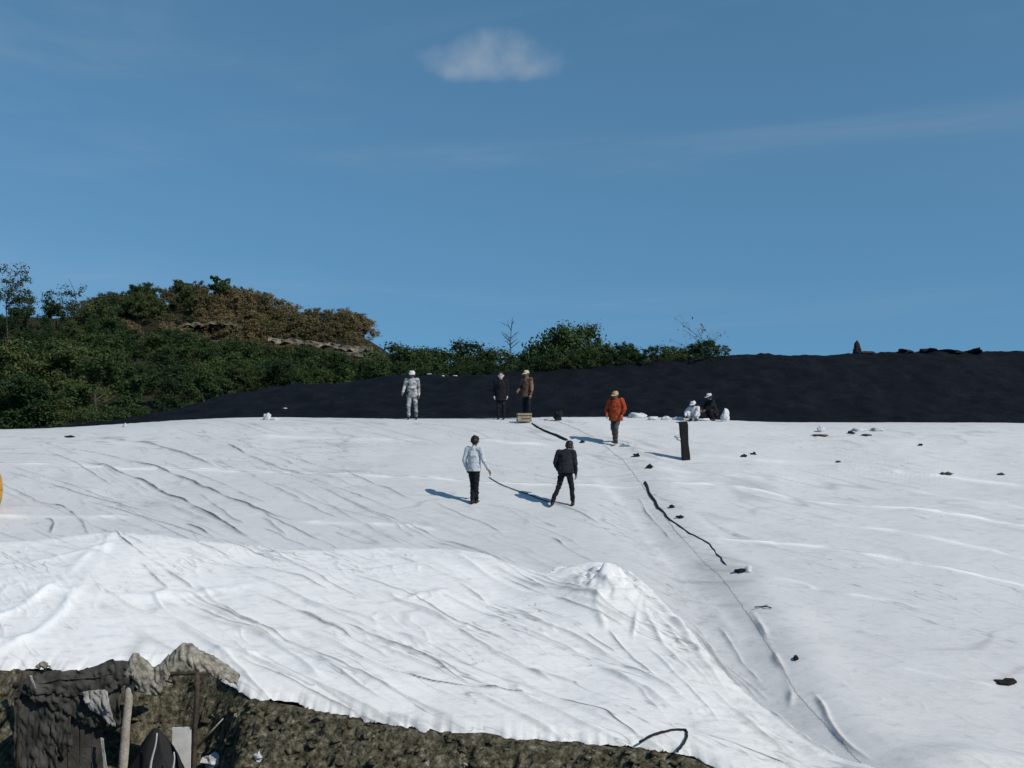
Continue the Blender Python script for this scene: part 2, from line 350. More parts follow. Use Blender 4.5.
# wrinkles: (pixel curve, half width m, height m, painted fold shade with grime, clean)
WR = [
 ([(81,462),(118,469),(152,482),(183,498),(217,517),(237,530),(261,541)], .07, .09, .85, 0),
 ([(60,440),(112,439),(142,441),(169,449),(196,458),(215,465)], .08, .07, .6, 0),
 ([(129,459),(156,466),(190,478),(220,491),(250,505),(291,517)], .065, .08, .75, 0),
 ([(50,448),(96,452),(129,459)], .06, .05, .35, 0),
 ([(162,461),(203,474),(237,488),(264,502)], .06, .06, .3, 0),
 ([(34,501),(61,507),(78,520),(90,536)], .045, .06, .8, 0),
 ([(43,519),(52,522),(52,534)], .04, .04, .7, 0),
 ([(186,523),(203,530),(217,538)], .05, .05, .8, 0),
 ([(112,537),(129,552),(149,565)], .04, .06, .9, 0), ([(149,565),(169,573),(200,591)], .05, .06, .4, 0),
 ([(142,569),(158,580),(169,590)], .04, .05, .4, 0),
 ([(218,600),(237,613),(267,627)], .03, .05, .5, 0),
 ([(227,444),(247,453)], .05, .05, .8, 0), ([(247,453),(288,469),(315,475)], .05, .05, .5, 0),
 ([(200,491),(230,515),(244,522)], .05, .06, .4, 0),
 ([(259,564),(288,574),(330,590)], .04, .06, .4, 0), ([(264,549),(280,552),(298,552)], .04, .04, .5, 0),
 ([(264,515),(288,534)], .05, .05, .35, 0),
 ([(339,622),(363,629),(394,645),(429,658),(456,674),(487,688),(538,696)], .03, .06, .6, 0),
 ([(391,669),(420,676),(445,680),(494,689),(538,696)], .025, .03, .9, 0),
 ([(557,699),(580,706),(606,714),(622,726),(640,740)], .025, .03, .9, 0),
 ([(382,640),(412,651),(445,663),(494,688)], .04, .06, .4, 0),
 ([(479,640),(513,662),(582,686)], .05, .06, .3, 0),
 ([(452,621),(476,639),(519,662),(554,682)], .05, .07, .4, 0),
 ([(550,537),(573,553),(595,563)], .04, .05, .9, 0), ([(534,514),(547,521),(558,527)], .04, .04, .7, 0),
 ([(480,500),(520,508),(534,514)], .04, .03, .25, 0),
 ([(585,633),(600,641),(618,650)], .03, .05, .55, 0), ([(500,600),(540,620),(573,635),(644,674),(683,700)], .05, .07, .3, 0),
 ([(495,570),(534,588),(577,598)], .06, .08, .35, 0),
 ([(640,592),(637,615),(634,640)], .04, .09, .35, 0), ([(641,600),(650,625),(667,646),(698,678)], .05, .12, .4, 0),
 ([(600,580),(596,610),(604,632)], .06, .08, .1, 0), ([(620,575),(640,592),(672,622),(706,654)], .07, .10, .15, 0),
 ([(655,600),(690,640),(730,690),(770,725)], .08, .10, .2, 0), ([(680,650),(720,690),(760,726),(800,752)], .06, .08, .25, 0),
 ([(456,582),(470,590),(487,600)], .04, .05, .4, 0), ([(382,598),(429,611),(476,631)], .05, .07, .3, 0),
 ([(430,590),(520,625),(600,665),(680,715)], .06, .07, .22, 0), ([(300,600),(380,622),(452,660)], .06, .06, .18, 0),
 ([(240,570),(330,610),(400,640)], .05, .06, .15, 0), ([(160,600),(230,622),(330,660)], .06, .07, .15, 0),
 ([(638,495),(651,515),(673,532)], .03, .04, .7, 0),
 ([(749,611),(775,649),(788,679),(790,700)], .05, .08, .45, 0), ([(813,692),(839,735),(873,762)], .04, .08, .45, 0),
 ([(770,700),(800,728),(838,752)], .03, .06, .3, 0), ([(690,733),(740,747),(800,764)], .025, .03, .9, 0),
 ([(112,540),(70,580),(20,612),(-60,640)], .12, .07, 0, .7), ([(112,540),(85,590),(30,640),(-40,668)], .10, .06, 0, .5),
 ([(0,590),(120,600),(260,585)], .15, .07, 0, .3), ([(-40,650),(120,640),(300,655)], .15, .07, 0, .3), ([(0,570),(50,566),(100,555)], .10, .06, 0, .3),
 ([(120,655),(260,650),(420,690)], .10, .05, 0, .3),
 # paler seams
 ([(-260,462),(100,466),(315,471),(487,480),(640,486)], .09, .02, 0, .75), ([(302,520),(370,522),(437,527)], .12, .03, 0, .6), ([(-60,517),(60,518),(130,519)], .12, .04, 0, .6),
 ([(482,440),(520,443),(552,446)], .14, .02, 0, .8), ([(260,436),(330,437),(420,440)], .12, .02, 0, .4),
 ([(676,486),(745,490),(801,500),(899,507),(963,515),(1024,525),(1270,566)], .085, .035, 0, 1.0),
 ([(720,536),(788,542),(839,550),(907,562),(942,569),(984,577),(1024,585),(1270,640)], .075, .035, 0, 1.0),
 ([(835,525),(899,532),(967,545),(1024,557),(1200,590)], .10, .03, 0, .55), ([(848,594),(890,601),(925,611)], .06, .03, 0, .6),
 ([(730,570),(790,580),(815,590)], .07, .03, 0, .4),
 ([(900,669),(950,680),(993,686)], .05, .03, 0, .7), ([(890,470),(920,474),(963,478),(1024,486)], .12, .03, 0, .7), ([(900,490),(920,491),(1024,508),(1160,530)], .09, .02, 0, .4),
 ([(700,457),(760,462),(830,463)], .14, .02, 0, .4), ([(650,470),(720,478),(800,479)], .1, .02, 0, .3),
 ([(560,452),(610,492),(660,545),(710,600),(760,660)], .14, .03, 0, .25),
]
rw = random.Random(77)
for k in range(62):
    zone = k % 5
    if zone in (0, 1): u0, v0, sl_, L = rw.uniform(-60, 330), rw.uniform(436, 520), rw.uniform(.28, .50), rw.uniform(60, 210)
    elif zone == 2: u0, v0, sl_, L = rw.uniform(250, 560), rw.uniform(490, 555), rw.uniform(.3, .6), rw.uniform(40, 120)
    elif zone == 3: u0, v0, sl_, L = rw.uniform(150, 560), rw.uniform(565, 690), rw.uniform(.34, .48), rw.uniform(110, 300)
    else: u0, v0, sl_, L = rw.uniform(585, 720), rw.uniform(580, 690), rw.uniform(.8, 1.25), rw.uniform(30, 90)
    cv = rw.uniform(-.15, .15)*L
    pts = [(u0+L*t, v0+sl_*L*t+cv*4*t*(1-t)*.25+rw.uniform(-1, 1)) for t in (0, .33, .66, 1)]
    if max(p[1] for p in pts) > 760: continue
    near = (v0-400)/300.0
    WR.append((pts, .034-.014*near+rw.uniform(0, .012), rw.uniform(.03, .07), rw.choice((.15, .22, .3, .4, .55)), 0))
for k in range(16):
    u0, v0, L = rw.uniform(-40, 230), rw.uniform(432, 455), rw.uniform(40, 110)
    WR.append(([(u0, v0), (u0+L*.5, v0+rw.uniform(-1, 2)), (u0+L, v0+rw.uniform(0, 8))], .05, .03, rw.choice((.15, .25, .35)), 0))
SHADE_DIRT = np.zeros(XX.shape); CLEAN = np.zeros(XX.shape); ZW = np.zeros(XX.shape)
wob = 0.10*fbm(XX*0.9, DD*0.9, 3, 91)
for pts, w, h, shade_dirt, clean in WR:
    p = pxw(pts); s, f = sdist(XX+wob, DD+wob*0.6, p, max(6*w, 0.5))
    taper = np.clip(np.minimum(f, 1-f)*6+0.15, 0, 1) if shade_dirt else np.clip(np.minimum(f, 1-f)*10+0.3, 0, 1)
    var = np.clip(0.75+1.6*fbm(XX*1.6, DD*1.6, 2, 101), 0.15, 1.3)
    ZW += (.5 if shade_dirt else .7)*h*taper*var*np.exp(-(s/(w*1.25))**2)
    if shade_dirt: SHADE_DIRT = np.maximum(SHADE_DIRT, np.clip(shade_dirt*1.25, 0, 1)*taper*np.clip(var+.15, 0.3, 1)*np.exp(-((s+0.2*w)/(w*0.62))**2))  # shady side of each wrinkle darkened in colour, mixed with grime
    if clean: CLEAN = np.maximum(CLEAN, clean*taper*np.clip(var, 0.3, 1)*np.exp(-(s/w)**2))
# small puckers running down and across the slope
ca, sa = math.cos(-0.72), math.sin(-0.72)
A1 = XX*ca+DD*sa; B1 = -XX*sa+DD*ca
puck = np.abs(fbm(A1*0.45, B1*2.6, 4, 111))
fine = fbm(XX*1.5, DD*3.6, 4, 121)
cr = 1-np.abs(fbm(A1*0.22+7, B1*1.3, 2, 171))*16
cr2 = 1-np.abs(fbm(XX*0.25+3, DD*1.1, 2, 181))*22
SHADE_DIRT = np.maximum(SHADE_DIRT, 0.30*np.clip(cr, 0, 1)*sstep(.05, .35, fbm(XX*.3, DD*.3, 2, 191)))  # faint creases without relief, their shade painted in
SHADE_DIRT = np.maximum(SHADE_DIRT, 0.26*np.clip(cr2, 0, 1)*sstep(.0, .3, fbm(XX*.35+9, DD*.35, 2, 195)))
sC, fC = sdist(XX, DD, CREASE, 4.0)
strip = np.exp(-((sC+0.95)/0.75)**2)*(np.abs(sC) < 3.9)*sstep(.22, .45, fC)
SHADE_DIRT = np.maximum(SHADE_DIRT, strip*(0.06+0.30*np.clip(fbm(XX*5, DD*7, 4, 231, .7), 0, 1)))
PB = [(-260,541),(0,540),(60,539),(112,536),(200,541),(300,548),(380,546),(430,548),(480,556),(545,574),(575,566),(592,564),(620,570),(650,590),(690,625),(720,660),(770,702),(830,748),(880,772),(905,840)]
pb = np.array(PB, float)
SB_line = pxw(PB)
sB, _ = sdist(XX, DD, SB_line, 3.0)
# inside the clean sheet: below / left of the line
def in_clean(U, V):
    vb = np.interp(U, pb[:, 0], pb[:, 1], right=900); return V > vb
INB = in_clean(UU, VV)
dB = np.where(INB, np.abs(sB), -np.abs(sB))
Z_OLD = ZB+ZW*np.where(INB, 0.3, 1)+0.016*(0.25-puck)+0.010*fine-np.where(dB > 0.2, 0.05, 0)
RN = np.clip(1-np.abs(fbm(A1*0.30+5, B1*1.9, 2, 211))*9, 0, 1)**1.5*sstep(-.1, .3, fbm(XX*.5, DD*.5, 2, 213))
RN2 = np.clip(1-np.abs(fbm(A1*0.8+15, B1*4.2+XX, 2, 221))*6, 0, 1)**2*sstep(0, .3, fbm(XX*.6+4, DD*.6, 2, 223))
RID = 0.045*RN+0.020*RN2
SHADE_DIRT = np.maximum(SHADE_DIRT, 0.16*RN**3)  # sharp folds get a faint painted crease shade
Z_OLD = Z_OLD+0.016*RN*(DD < 32)+0.007*RN2
edge_wob = 0.10*fbm(XX*1.7, DD*1.7, 3, 131)
rise = np.clip((dB+edge_wob)/0.16, 0, 1)
Z_NEW = ZB+ZW+0.030*(0.3-puck)+0.012*fine+0.010*fbm(A1*1.2, B1*6, 3, 141)+RID+np.where(dB > 0, 0.035*np.sqrt(rise)+0.015*np.exp(-((dB-0.22)/0.16)**2), -0.06)
Z_NEW += lump(XX, DD, 604, 588, .55, .7, .22)*np.abs(fbm(XX*2.3, DD*2.3, 3, 151))*2.2

hemw = 5.0*fbm(XX*1.6, XX*0, 3, 161)+2.2*fbm(XX*9, XX*0+4, 2, 163)
HDROP = 0.10*np.exp(-np.maximum(edge_v(UU)+hemw-VV, 0)/5.0)
Z_OLD = Z_OLD-HDROP; Z_NEW = Z_NEW-HDROP
EDG = edge_v(UU)+hemw
SNAP = (VV >= EDG) & (VV < EDG+STEP_V*1.02)
HEM = VV < EDG+STEP_V*1.02
DD2 = np.where(SNAP, plane_d(np.maximum(EDG, 430)), DD); XX2 = np.where(SNAP, (UU-512)*DD2/FP, XX)
CREASEU = np.interp(VV, [415,419,440,462,488,528,568,611,650,690,738,800,860], [545,560,600,628,647,680,722,750,776,800,840,900,960])
RIGHT = UU > CREASEU
s1 = np.interp(UU, [-260,100,315,487,640,700], [462,466,471,480,486,489])
r1 = np.interp(UU, [600,676,745,801,899,963,1024,1270], [480,486,490,500,507,515,525,566])
r2 = np.interp(UU, [600,720,788,839,907,984,1024,1270], [526,536,542,550,562,577,585,640])
sheets = [
 ('upper', ~RIGHT & (VV < s1), Z_OLD+0.006, M_OLD, 'grey-white cover sheet behind the two walkers, reaching the crest on the left'),
 ('mid', ~RIGHT & (VV > s1-4) & (dB < 0.45), Z_OLD, M_OLD, 'wrinkled grey-white cover sheet under the feet of the two walkers'),
 ('clean', INB & (dB > -0.25), Z_NEW, M_NEW, 'bright clean white cover sheet bunched up above the dark soil bank'),
 ('r1', (UU > CREASEU-5) & (VV < r1), Z_OLD+0.015, M_RIGHT, 'pale cover sheet around the leaning black post, up to the crest'),
 ('r2', (UU > CREASEU-4) & (VV > r1-4) & (VV < r2), Z_OLD+0.011, M_RIGHT, 'pale cover sheet strip between two bright seams, right of the dark hose'),
 ('r3', (UU > CREASEU-4) & (VV > r2-4), Z_OLD+0.007, M_RIGHT, 'broad pale cover sheet at lower right below the lowest bright seam'),
]
nr, nc = XX.shape; idx = np.arange(nr*nc).reshape(nr, nc)
for key, mask, Z, m, lab in sheets:
    mask = mask & HEM
    fm = mask[:-1, :-1] & mask[1:, :-1] & mask[:-1, 1:] & mask[1:, 1:]
    fa = np.stack([idx[:-1, :-1], idx[1:, :-1], idx[1:, 1:], idx[:-1, 1:]], -1)[fm]
    used, inv = np.unique(fa.ravel(), return_inverse=True)
    V = np.stack([XX2.ravel()[used], DD2.ravel()[used], Z.ravel()[used]], 1)
    c0 = V.mean(0); c0[2] = V[:, 2].min()
    me = np_mesh('geotextile_sheet', V-c0, inv.reshape(-1, 4))
    attr(me, 'shade_dirt', SHADE_DIRT.ravel()[used]); attr(me, 'clean', CLEAN.ravel()[used])
    o = link('geotextile_sheet', me, m); o.location = c0
    tag(o, lab, 'cover sheet', 'geotextile sheets covering the slope')
def top_h(x, y):
    return base_h(x, y)+0.006
def onsheet(u, v): return hit(u, v, top_h)

# ------------------------------------------------------------------ generic mesh bits
def tube_bm(bm, pts, r0, r1=None, n=8, wob=0.0):
    pts = [Vector(p) for p in pts]; r1 = r0 if r1 is None else r1; rings = []
    for i, p in enumerate(pts):
        a = pts[max(i-1, 0)]; b = pts[min(i+1, len(pts)-1)]; t = (b-a).normalized()
        ux = t.orthogonal().normalized() if i == 0 else (rings[-1][1]-t*rings[-1][1].dot(t)).normalized()
        uy = t.cross(ux); r = r0+(r1-r0)*i/max(len(pts)-1, 1)
        ring = []
        for k in range(n):
            an = 2*math.pi*k/n; rr = r*(1+wob*R.uniform(-1, 1)); ring.append(bm.verts.new(p+ux*math.cos(an)*rr+uy*math.sin(an)*rr))
        rings.append((ring, ux))
    for (a, _), (b, _) in zip(rings, rings[1:]):
        for k in range(n): bm.faces.new((a[k], a[(k+1) % n], b[(k+1) % n], b[k]))
    bm.faces.new(list(reversed(rings[0][0]))); bm.faces.new(rings[-1][0])
def bm_mesh(name, bm):
    bmesh.ops.recalc_face_normals(bm, faces=bm.faces)
    me = bpy.data.meshes.new(name); bm.to_mesh(me); bm.free(); return me
def tube(name, pts, r0, r1=None, m=None, parent=None, n=8, wob=0.0):
    bm = bmesh.new(); tube_bm(bm, pts, r0, r1, n, wob); return link(name, bm_mesh(name, bm), m, parent)
def rock_bm(bm, c, s, seed, sub=2, rough=0.35):
    r = bmesh.ops.create_icosphere(bm, subdivisions=sub, radius=1.0)
    off = Vector((seed*3.7, seed*1.3, seed*2.1))
    for v in r['verts']:
        d = v.co.normalized(); k = 1+rough*mnoise.noise(d*1.4+off)+rough*0.6*mnoise.noise(d*3.5+off)
        v.co = Vector((d.x*s[0]*k, d.y*s[1]*k, d.z*s[2]*k))+Vector(c)
def rock(name, p, s, seed, m, sink=0.25, rz=0.0, sub=3, rough=.35, flat=False):
    bm = bmesh.new(); rock_bm(bm, (0, 0, s[2]*(1-sink)), s, seed, sub, rough); o = link(name, bm_mesh(name, bm), m, None, not flat); o.location = p; o.rotation_euler[2] = rz; return o

# ------------------------------------------------------------------ trees
def m_leaf(name, cols, trans=0.25):
    def b(nt, p, out):
        oi = nnode(nt, 'ShaderNodeObjectInfo'); ge = nnode(nt, 'ShaderNodeNewGeometry')
        ad = nnode(nt, 'ShaderNodeMath', {0: oi.outputs['Random'], 1: 0.62}, operation='MULTIPLY')
        ad2 = nnode(nt, 'ShaderNodeMath', {0: ge.outputs['Random Per Island'], 1: 0.38, 2: ad.outputs[0]}, operation='MULTIPLY_ADD')
        r = nnode(nt, 'ShaderNodeValToRGB', {0: ad2.outputs[0]}); e = r.color_ramp.elements
        e[0].position = 0.0; e[0].color = (*cols[0], 1); e[1].position = 1.0; e[1].color = (*cols[-1], 1)
        for i, c in enumerate(cols[1:-1]):
            q = e.new((i+1)/(len(cols)-1)); q.color = (*c, 1)
        nt.links.new(r.outputs[0], p.inputs['Base Color']); p.inputs['Roughness'].default_value = 0.7; p.inputs['Specular IOR Level'].default_value = 0.12
        tr = nnode(nt, 'ShaderNodeBsdfTranslucent', {'Color': r.outputs[0]})
        mx = nnode(nt, 'ShaderNodeMixShader', {0: trans, 1: p.outputs[0], 2: tr.outputs[0]})
        nt.links.new(mx.outputs[0], out.inputs[0])
    return mat(name, b)
M_LEAF = m_leaf('leaf_green', [(0.013, 0.027, 0.014), (0.032, 0.058, 0.022), (0.060, 0.095, 0.030), (0.105, 0.110, 0.042)])
M_LEAFB = m_leaf('leaf_brown', [(0.055, 0.056, 0.026), (0.105, 0.092, 0.044), (0.17, 0.135, 0.066), (0.25, 0.18, 0.095)], 0.15)
M_LEAFP = m_leaf('leaf_pale', [(0.03, 0.045, 0.015), (0.05, 0.065, 0.022), (0.07, 0.08, 0.03)])
M_BARK = simple('bark', (0.075, 0.062, 0.048), (0.03, 0.025, 0.02), 8, 0.9, 0.5, 25)
def leaf_mesh(name, seed, clumps, leaves, size, shape, squash=0.8, spread=1.0):
    """leaf cards gathered in clumps; shape(r) gives clump centres"""
    r = random.Random(seed); V = []; Fc = []
    for _ in range(clumps):
        c, cr = shape(r)
        for _ in range(leaves):
            d = Vector((r.gauss(0, 1), r.gauss(0, 1), r.gauss(0, 1))); d.normalize()
            p = c+Vector((d.x, d.y, d.z*squash))*cr*min(abs(r.gauss(.75, .38)), 1.9)
            n = (d*0.8+Vector((r.gauss(0, .6), r.gauss(0, .6), r.gauss(0.5, .6)))).normalized()
            t = n.orthogonal().normalized(); t.rotate(Matrix.Rotation(r.uniform(0, 6.28), 3, n)); b = n.cross(t)
            s = size*r.uniform(0.55, 1.25); k = len(V)
            V += [p-t*s, p-b*s*0.45+n*s*0.1, p+t*s, p+b*s*0.45+n*s*0.1]; Fc.append((k, k+1, k+2, k+3))
    return pyd(name, V, Fc)
def crown_shape(h0, h1, rad, top=0.6, nl=9):
    """clump centres gathered round a few boughs of different reach"""
    lobes = []
    def f(r):
        if not lobes:
            for i in range(nl):
                z = (i+.5)/nl; q = math.sin(math.pi*min(1, 0.14+0.80*z**0.8))**0.7; an = i*2.4+r.uniform(-.5, .5); k = r.uniform(.25, .95)
                lobes.append((Vector((math.cos(an)*rad*q*k, math.sin(an)*rad*q*k, h0+(h1-h0)*(z*.95))), rad*r.uniform(.28, .55)))
        c, lr = lobes[r.randrange(len(lobes))]
        d = Vector((r.gauss(0, 1), r.gauss(0, 1), r.gauss(0, 1))).normalized()*lr*r.uniform(.35, 1.1)
        p = c+Vector((d.x, d.y, d.z*.75)); p.z = min(max(p.z, h0*.7), h1)
        return p, rad*r.uniform(0.10, 0.22)
    return f
def trunk_mesh(name, seed, h, r0, limbs, spread):
    r = random.Random(seed); bm = bmesh.new()
    pts = [Vector((r.uniform(-.05, .05)*h*i/4, r.uniform(-.05, .05)*h*i/4, h*i/4*0.8-0.15)) for i in range(5)]
    tube_bm(bm, pts, r0, r0*0.35, 7, 0.08)
    for i in range(limbs):
        k = r.uniform(0.3, 0.95); b = pts[0].lerp(pts[-1], k); a = r.uniform(0, 6.28); L = spread*r.uniform(.5, 1)
        e = b+Vector((math.cos(a)*L, math.sin(a)*L, L*r.uniform(.4, 1.0))); mid = b.lerp(e, .5)+Vector((0, 0, -L*.1))
        tube_bm(bm, [b, mid, e], r0*0.4, r0*0.08, 5)
    return bm_mesh(name, bm)
# unit trees: 6 m tall
TREES = []
for s, (rad, h0, cl, lv, sz) in enumerate([(2.3, 1.0, 110, 85, .105), (1.8, .8, 100, 85, .095), (2.7, 1.1, 120, 85, .115), (2.1, .6, 110, 80, .09), (1.5, 1.4, 80, 85, .10), (2.5, .8, 90, 75, .13)]):
    TREES.append((leaf_mesh('crown', 40+s, cl, lv, sz, crown_shape(h0, 5.75, rad)), trunk_mesh('trunk', 60+s, 5.2, .16, 7, 1.6)))
BUSH = []
for s in range(4):     # unit bushes: about 2.4 m tall
    BUSH.append((leaf_mesh('crown', 80+s, 60, 62, .085, crown_shape(.25, 2.25, 1.5)), trunk_mesh('trunk', 90+s, 1.9, .07, 6, .8)))
for c, t in TREES: c.materials.append(M_LEAF); t.materials.append(M_BARK)
for c, t in BUSH: c.materials.append(M_LEAFB); t.materials.append(M_BARK)
BUSHG = []
for c, t in BUSH:
    c2 = c.copy(); c2.materials.clear(); c2.materials.append(M_LEAF); BUSHG.append((c2, t))
def plant(name, proto, p, sc, label, cat, group=None, sx=1.0):
    e = empty(name, p, R.uniform(0, 6.28)); e.scale = (sc*sx, sc*sx, sc)
    for nm, me in (('crown', proto[0]), ('trunk', proto[1])):
        o = bpy.data.objects.new(nm, me); COL.objects.link(o); o.parent = e
    tag(e, label, cat, group); return e
GL = 'trees of the wood on the left'
def tree_at(u, vt, d, sx=1.0, k=None, label='dense dark green tree in the wood left of the dark mound', group='trees of the wood on the left', ground=None):
    x = (u-512)*d/FP
    g = float(ground(np.array([x]), np.array([d]))[0]) if ground else float(np.maximum(hill_h(np.array([x]), np.array([d])), 5.3)[0])
    top = EYE+(HV-vt)*d/FP; sc = (top-g)/6.0
    return plant('tree', TREES[R.randrange(6) if k is None else k], (x, d, g-0.1), sc, label, 'tree', group, sx*(1.0 if sc > 1.2 else 1.15))
# left wood, rows from near to far
for u in range(-130, 150, 34): tree_at(u+R.uniform(-9, 9), 386+R.uniform(-14, 12)+max(0, (u-60))*.18, R.uniform(52, 58), 1.05, None, 'low leafy tree in the front row of the wood, just behind the white crest', GL)
for u in range(-150, 215, 36): tree_at(u+R.uniform(-10, 10), 350+R.uniform(-16, 14)+max(0, (u-80))*.15, R.uniform(66, 76), 1.0, None, 'round leafy tree in the second row of the wood on the left', GL)
for u in range(-170, 330, 38): tree_at(u+R.uniform(-10, 10), (338 if u < 130 else 356)+R.uniform(-10, 10), R.uniform(84, 94), 1.05, None, 'leafy tree in the middle rows of the wood, below the knoll', GL)
for u in range(-170, 395, 30): tree_at(u+R.uniform(-8, 8), (318 if u < 110 else 338 if u < 170 else 353)+R.uniform(-6, 6), R.uniform(104, 114), 1.0, None, 'leafy tree in the rear rows of the wood, at the foot of the knoll', GL)
for u in range(-180, 120, 26): tree_at(u+R.uniform(-8, 8), 299+R.uniform(-6, 7), R.uniform(124, 132), 0.9, None, 'tree on the skyline of the wood, left of the brown knoll', GL)
# middle trees beyond the mound
LBC = 'dark green tree beyond the middle of the dark mound'; GRC = 'trees beyond the middle of the mound'
g0 = lambda x, y: np.full(np.shape(x), 5.0)
for u, v, d, sx in [(382,350,84,.9),(394,337,86,1.0),(412,347,88,.9),(432,344,90,.9),(450,350,86,.8),(474,341,88,1.0),(494,347,90,.9),(516,352,86,.8),(420,356,78,.9),(460,358,78,.9),(505,360,78,.9),
                    (536,338,84,.8),(622,340,88,.9),(640,343,86,.9),(660,345,88,.8),(680,346,86,.8),(698,351,84,.8),(630,352,78,.8),(668,354,78,.8),(590,345,78,.8)]:
    tree_at(u, v, d, sx*1.05, None, LBC, GRC, g0)
for i in range(16): tree_at(384+i*21+R.uniform(-6, 6), (349 if i < 7 else 345)+R.uniform(-4, 5), R.uniform(98, 106), 1.1, None, LBC, GRC, g0)
tree_at(560, 322, 82, .85, 2, 'tallest bushy tree beyond the middle of the mound, right of the bare pole tree', None, g0)
tree_at(583, 324, 84, .8, 0, 'second tallest bushy tree beyond the mound, just right of the tallest', None, g0)
tree_at(604, 333, 84, .8, 1, 'lower tree on the right shoulder of the tallest bushy trees', None, g0)
# brown bushes on the knoll
for i in range(190):
    u = R.uniform(85, 367); d = R.uniform(133, 152) if i > 55 else R.uniform(146, 153); x = (u-512)*d/FP
    if u > 372 and d < 145: d = 148
    sc = R.uniform(.9, 1.5)
    g = float(hill_h(np.array([x]), np.array([d]))[0])
    if u < 190 and i % 3: plant('bush', BUSHG[i % 4], (x, d, g-.1), sc*1.05, 'dark green bush on the left flank of the brown knoll', 'bush', 'green bushes on the knoll', 1.1)
    else: plant('bush', BUSH[i % 4], (x, d, g-.1), sc, 'brown dry bush covering the terraced knoll', 'bush', 'brown bushes on the knoll', 1.1)
for i in range(34):
    u = 185+i*6.2+R.uniform(-3, 3); d = R.uniform(120, 126); x = (u-512)*d/FP; g = float(hill_h(np.array([x]), np.array([d]))[0])
    plant('bush', BUSHG[i % 4], (x, d, g-.1), R.uniform(.9, 1.3), 'green bush at the foot of the terraced knoll', 'bush', 'green bushes below the ledges', 1.1)
for i in range(46):
    u = R.uniform(60, 345); d = R.uniform(94, 119); x = (u-512)*d/FP; g = float(hill_h(np.array([x]), np.array([d]))[0])
    plant('bush', BUSHG[i % 4], (x, d, g-.1), R.uniform(1.0, 1.5), 'green bush among the trees below the knoll', 'bush', 'green bushes among the trees below the knoll', 1.15)
for i in range(24):
    u = 395+i*14.3+R.uniform(-5, 5); d = R.uniform(55.5, 57.5) if u > 520 else R.uniform(58, 62); x = (u-512)*d/FP; g = float(berm_h(np.array([x]), np.array([d]))[0])
    plant('bush', BUSHG[i % 4], (x, d, g-.08), R.uniform(.28, .55), 'low dark bush along the top of the black mound', 'bush', 'low bushes along the top of the mound', 1.3)
# tan ledges of the terraces
def ledge(name, pts, label, h, dpt):
    bm = bmesh.new(); r = random.Random(len(label))
    P = []
    for i in range(len(pts)-1):
        n = max(2, int(abs(pts[i+1][0]-pts[i][0])/4))
        for k in range(n): t = k/n; P.append((pts[i][0]*(1-t)+pts[i+1][0]*t, pts[i][1]*(1-t)+pts[i+1][1]*t))
    rows = []
    for (u, v) in P:
        d = dpt+r.uniform(-.35, .35); x = (u-512)*d/FP; z = EYE+(HV-v)*d/FP; hh = h*r.uniform(.35, 1.35)
        rows.append([bm.verts.new((x, d+q, z+w)) for q, w in ((0, -hh), (r.uniform(.0, .3), -hh*.4), (.15, r.uniform(-.28, .22)), (2.8, .15), (3.0, -hh))])
    for a, b in zip(rows, rows[1:]):
        for k in range(5): bm.faces.new((a[k], b[k], b[(k+1) % 5], a[(k+1) % 5]))
    bm.faces.new(rows[0]); bm.faces.new(list(reversed(rows[-1])))
    o = link(name, bm_mesh(name, bm), M_LEDGE, None, False); tag(o, label, 'rock ledge', 'ledges of the knoll'); return o
ledge('rock_ledge', [(268, 338), (310, 341), (350, 346), (374, 347)], 'pale tan rock ledge at the right end of the knoll', .62, 130.6)
ledge('rock_ledge', [(172, 343), (205, 340), (252, 345)], 'pale tan rock ledge low in the middle of the knoll', .7, 131.5)
ledge('rock_ledge', [(335, 352), (355, 352), (376, 355)], 'lower yellowish rock ledge at the foot of the knoll', .45, 127.5)
ledge('rock_ledge', [(178, 324), (210, 322), (240, 323)], 'thin tan rock ledge halfway up the brown knoll', .5, 140.0)
for u in (262, 279, 291, 304, 317, 322, 338, 351, 362, 372, 181, 199, 214, 232, 246):
    d = 129.0 if u > 255 else 130.2; x = (u-512)*d/FP; g = float(hill_h(np.array([x]), np.array([d]))[0])
    plant('bush', (BUSH, BUSHG)[u % 2][u % 4], (x, d, g-.1), R.uniform(.45, .8), 'small bush half hiding the tan ledges of the knoll', 'bush', 'small bushes in front of the ledges', 1.3)
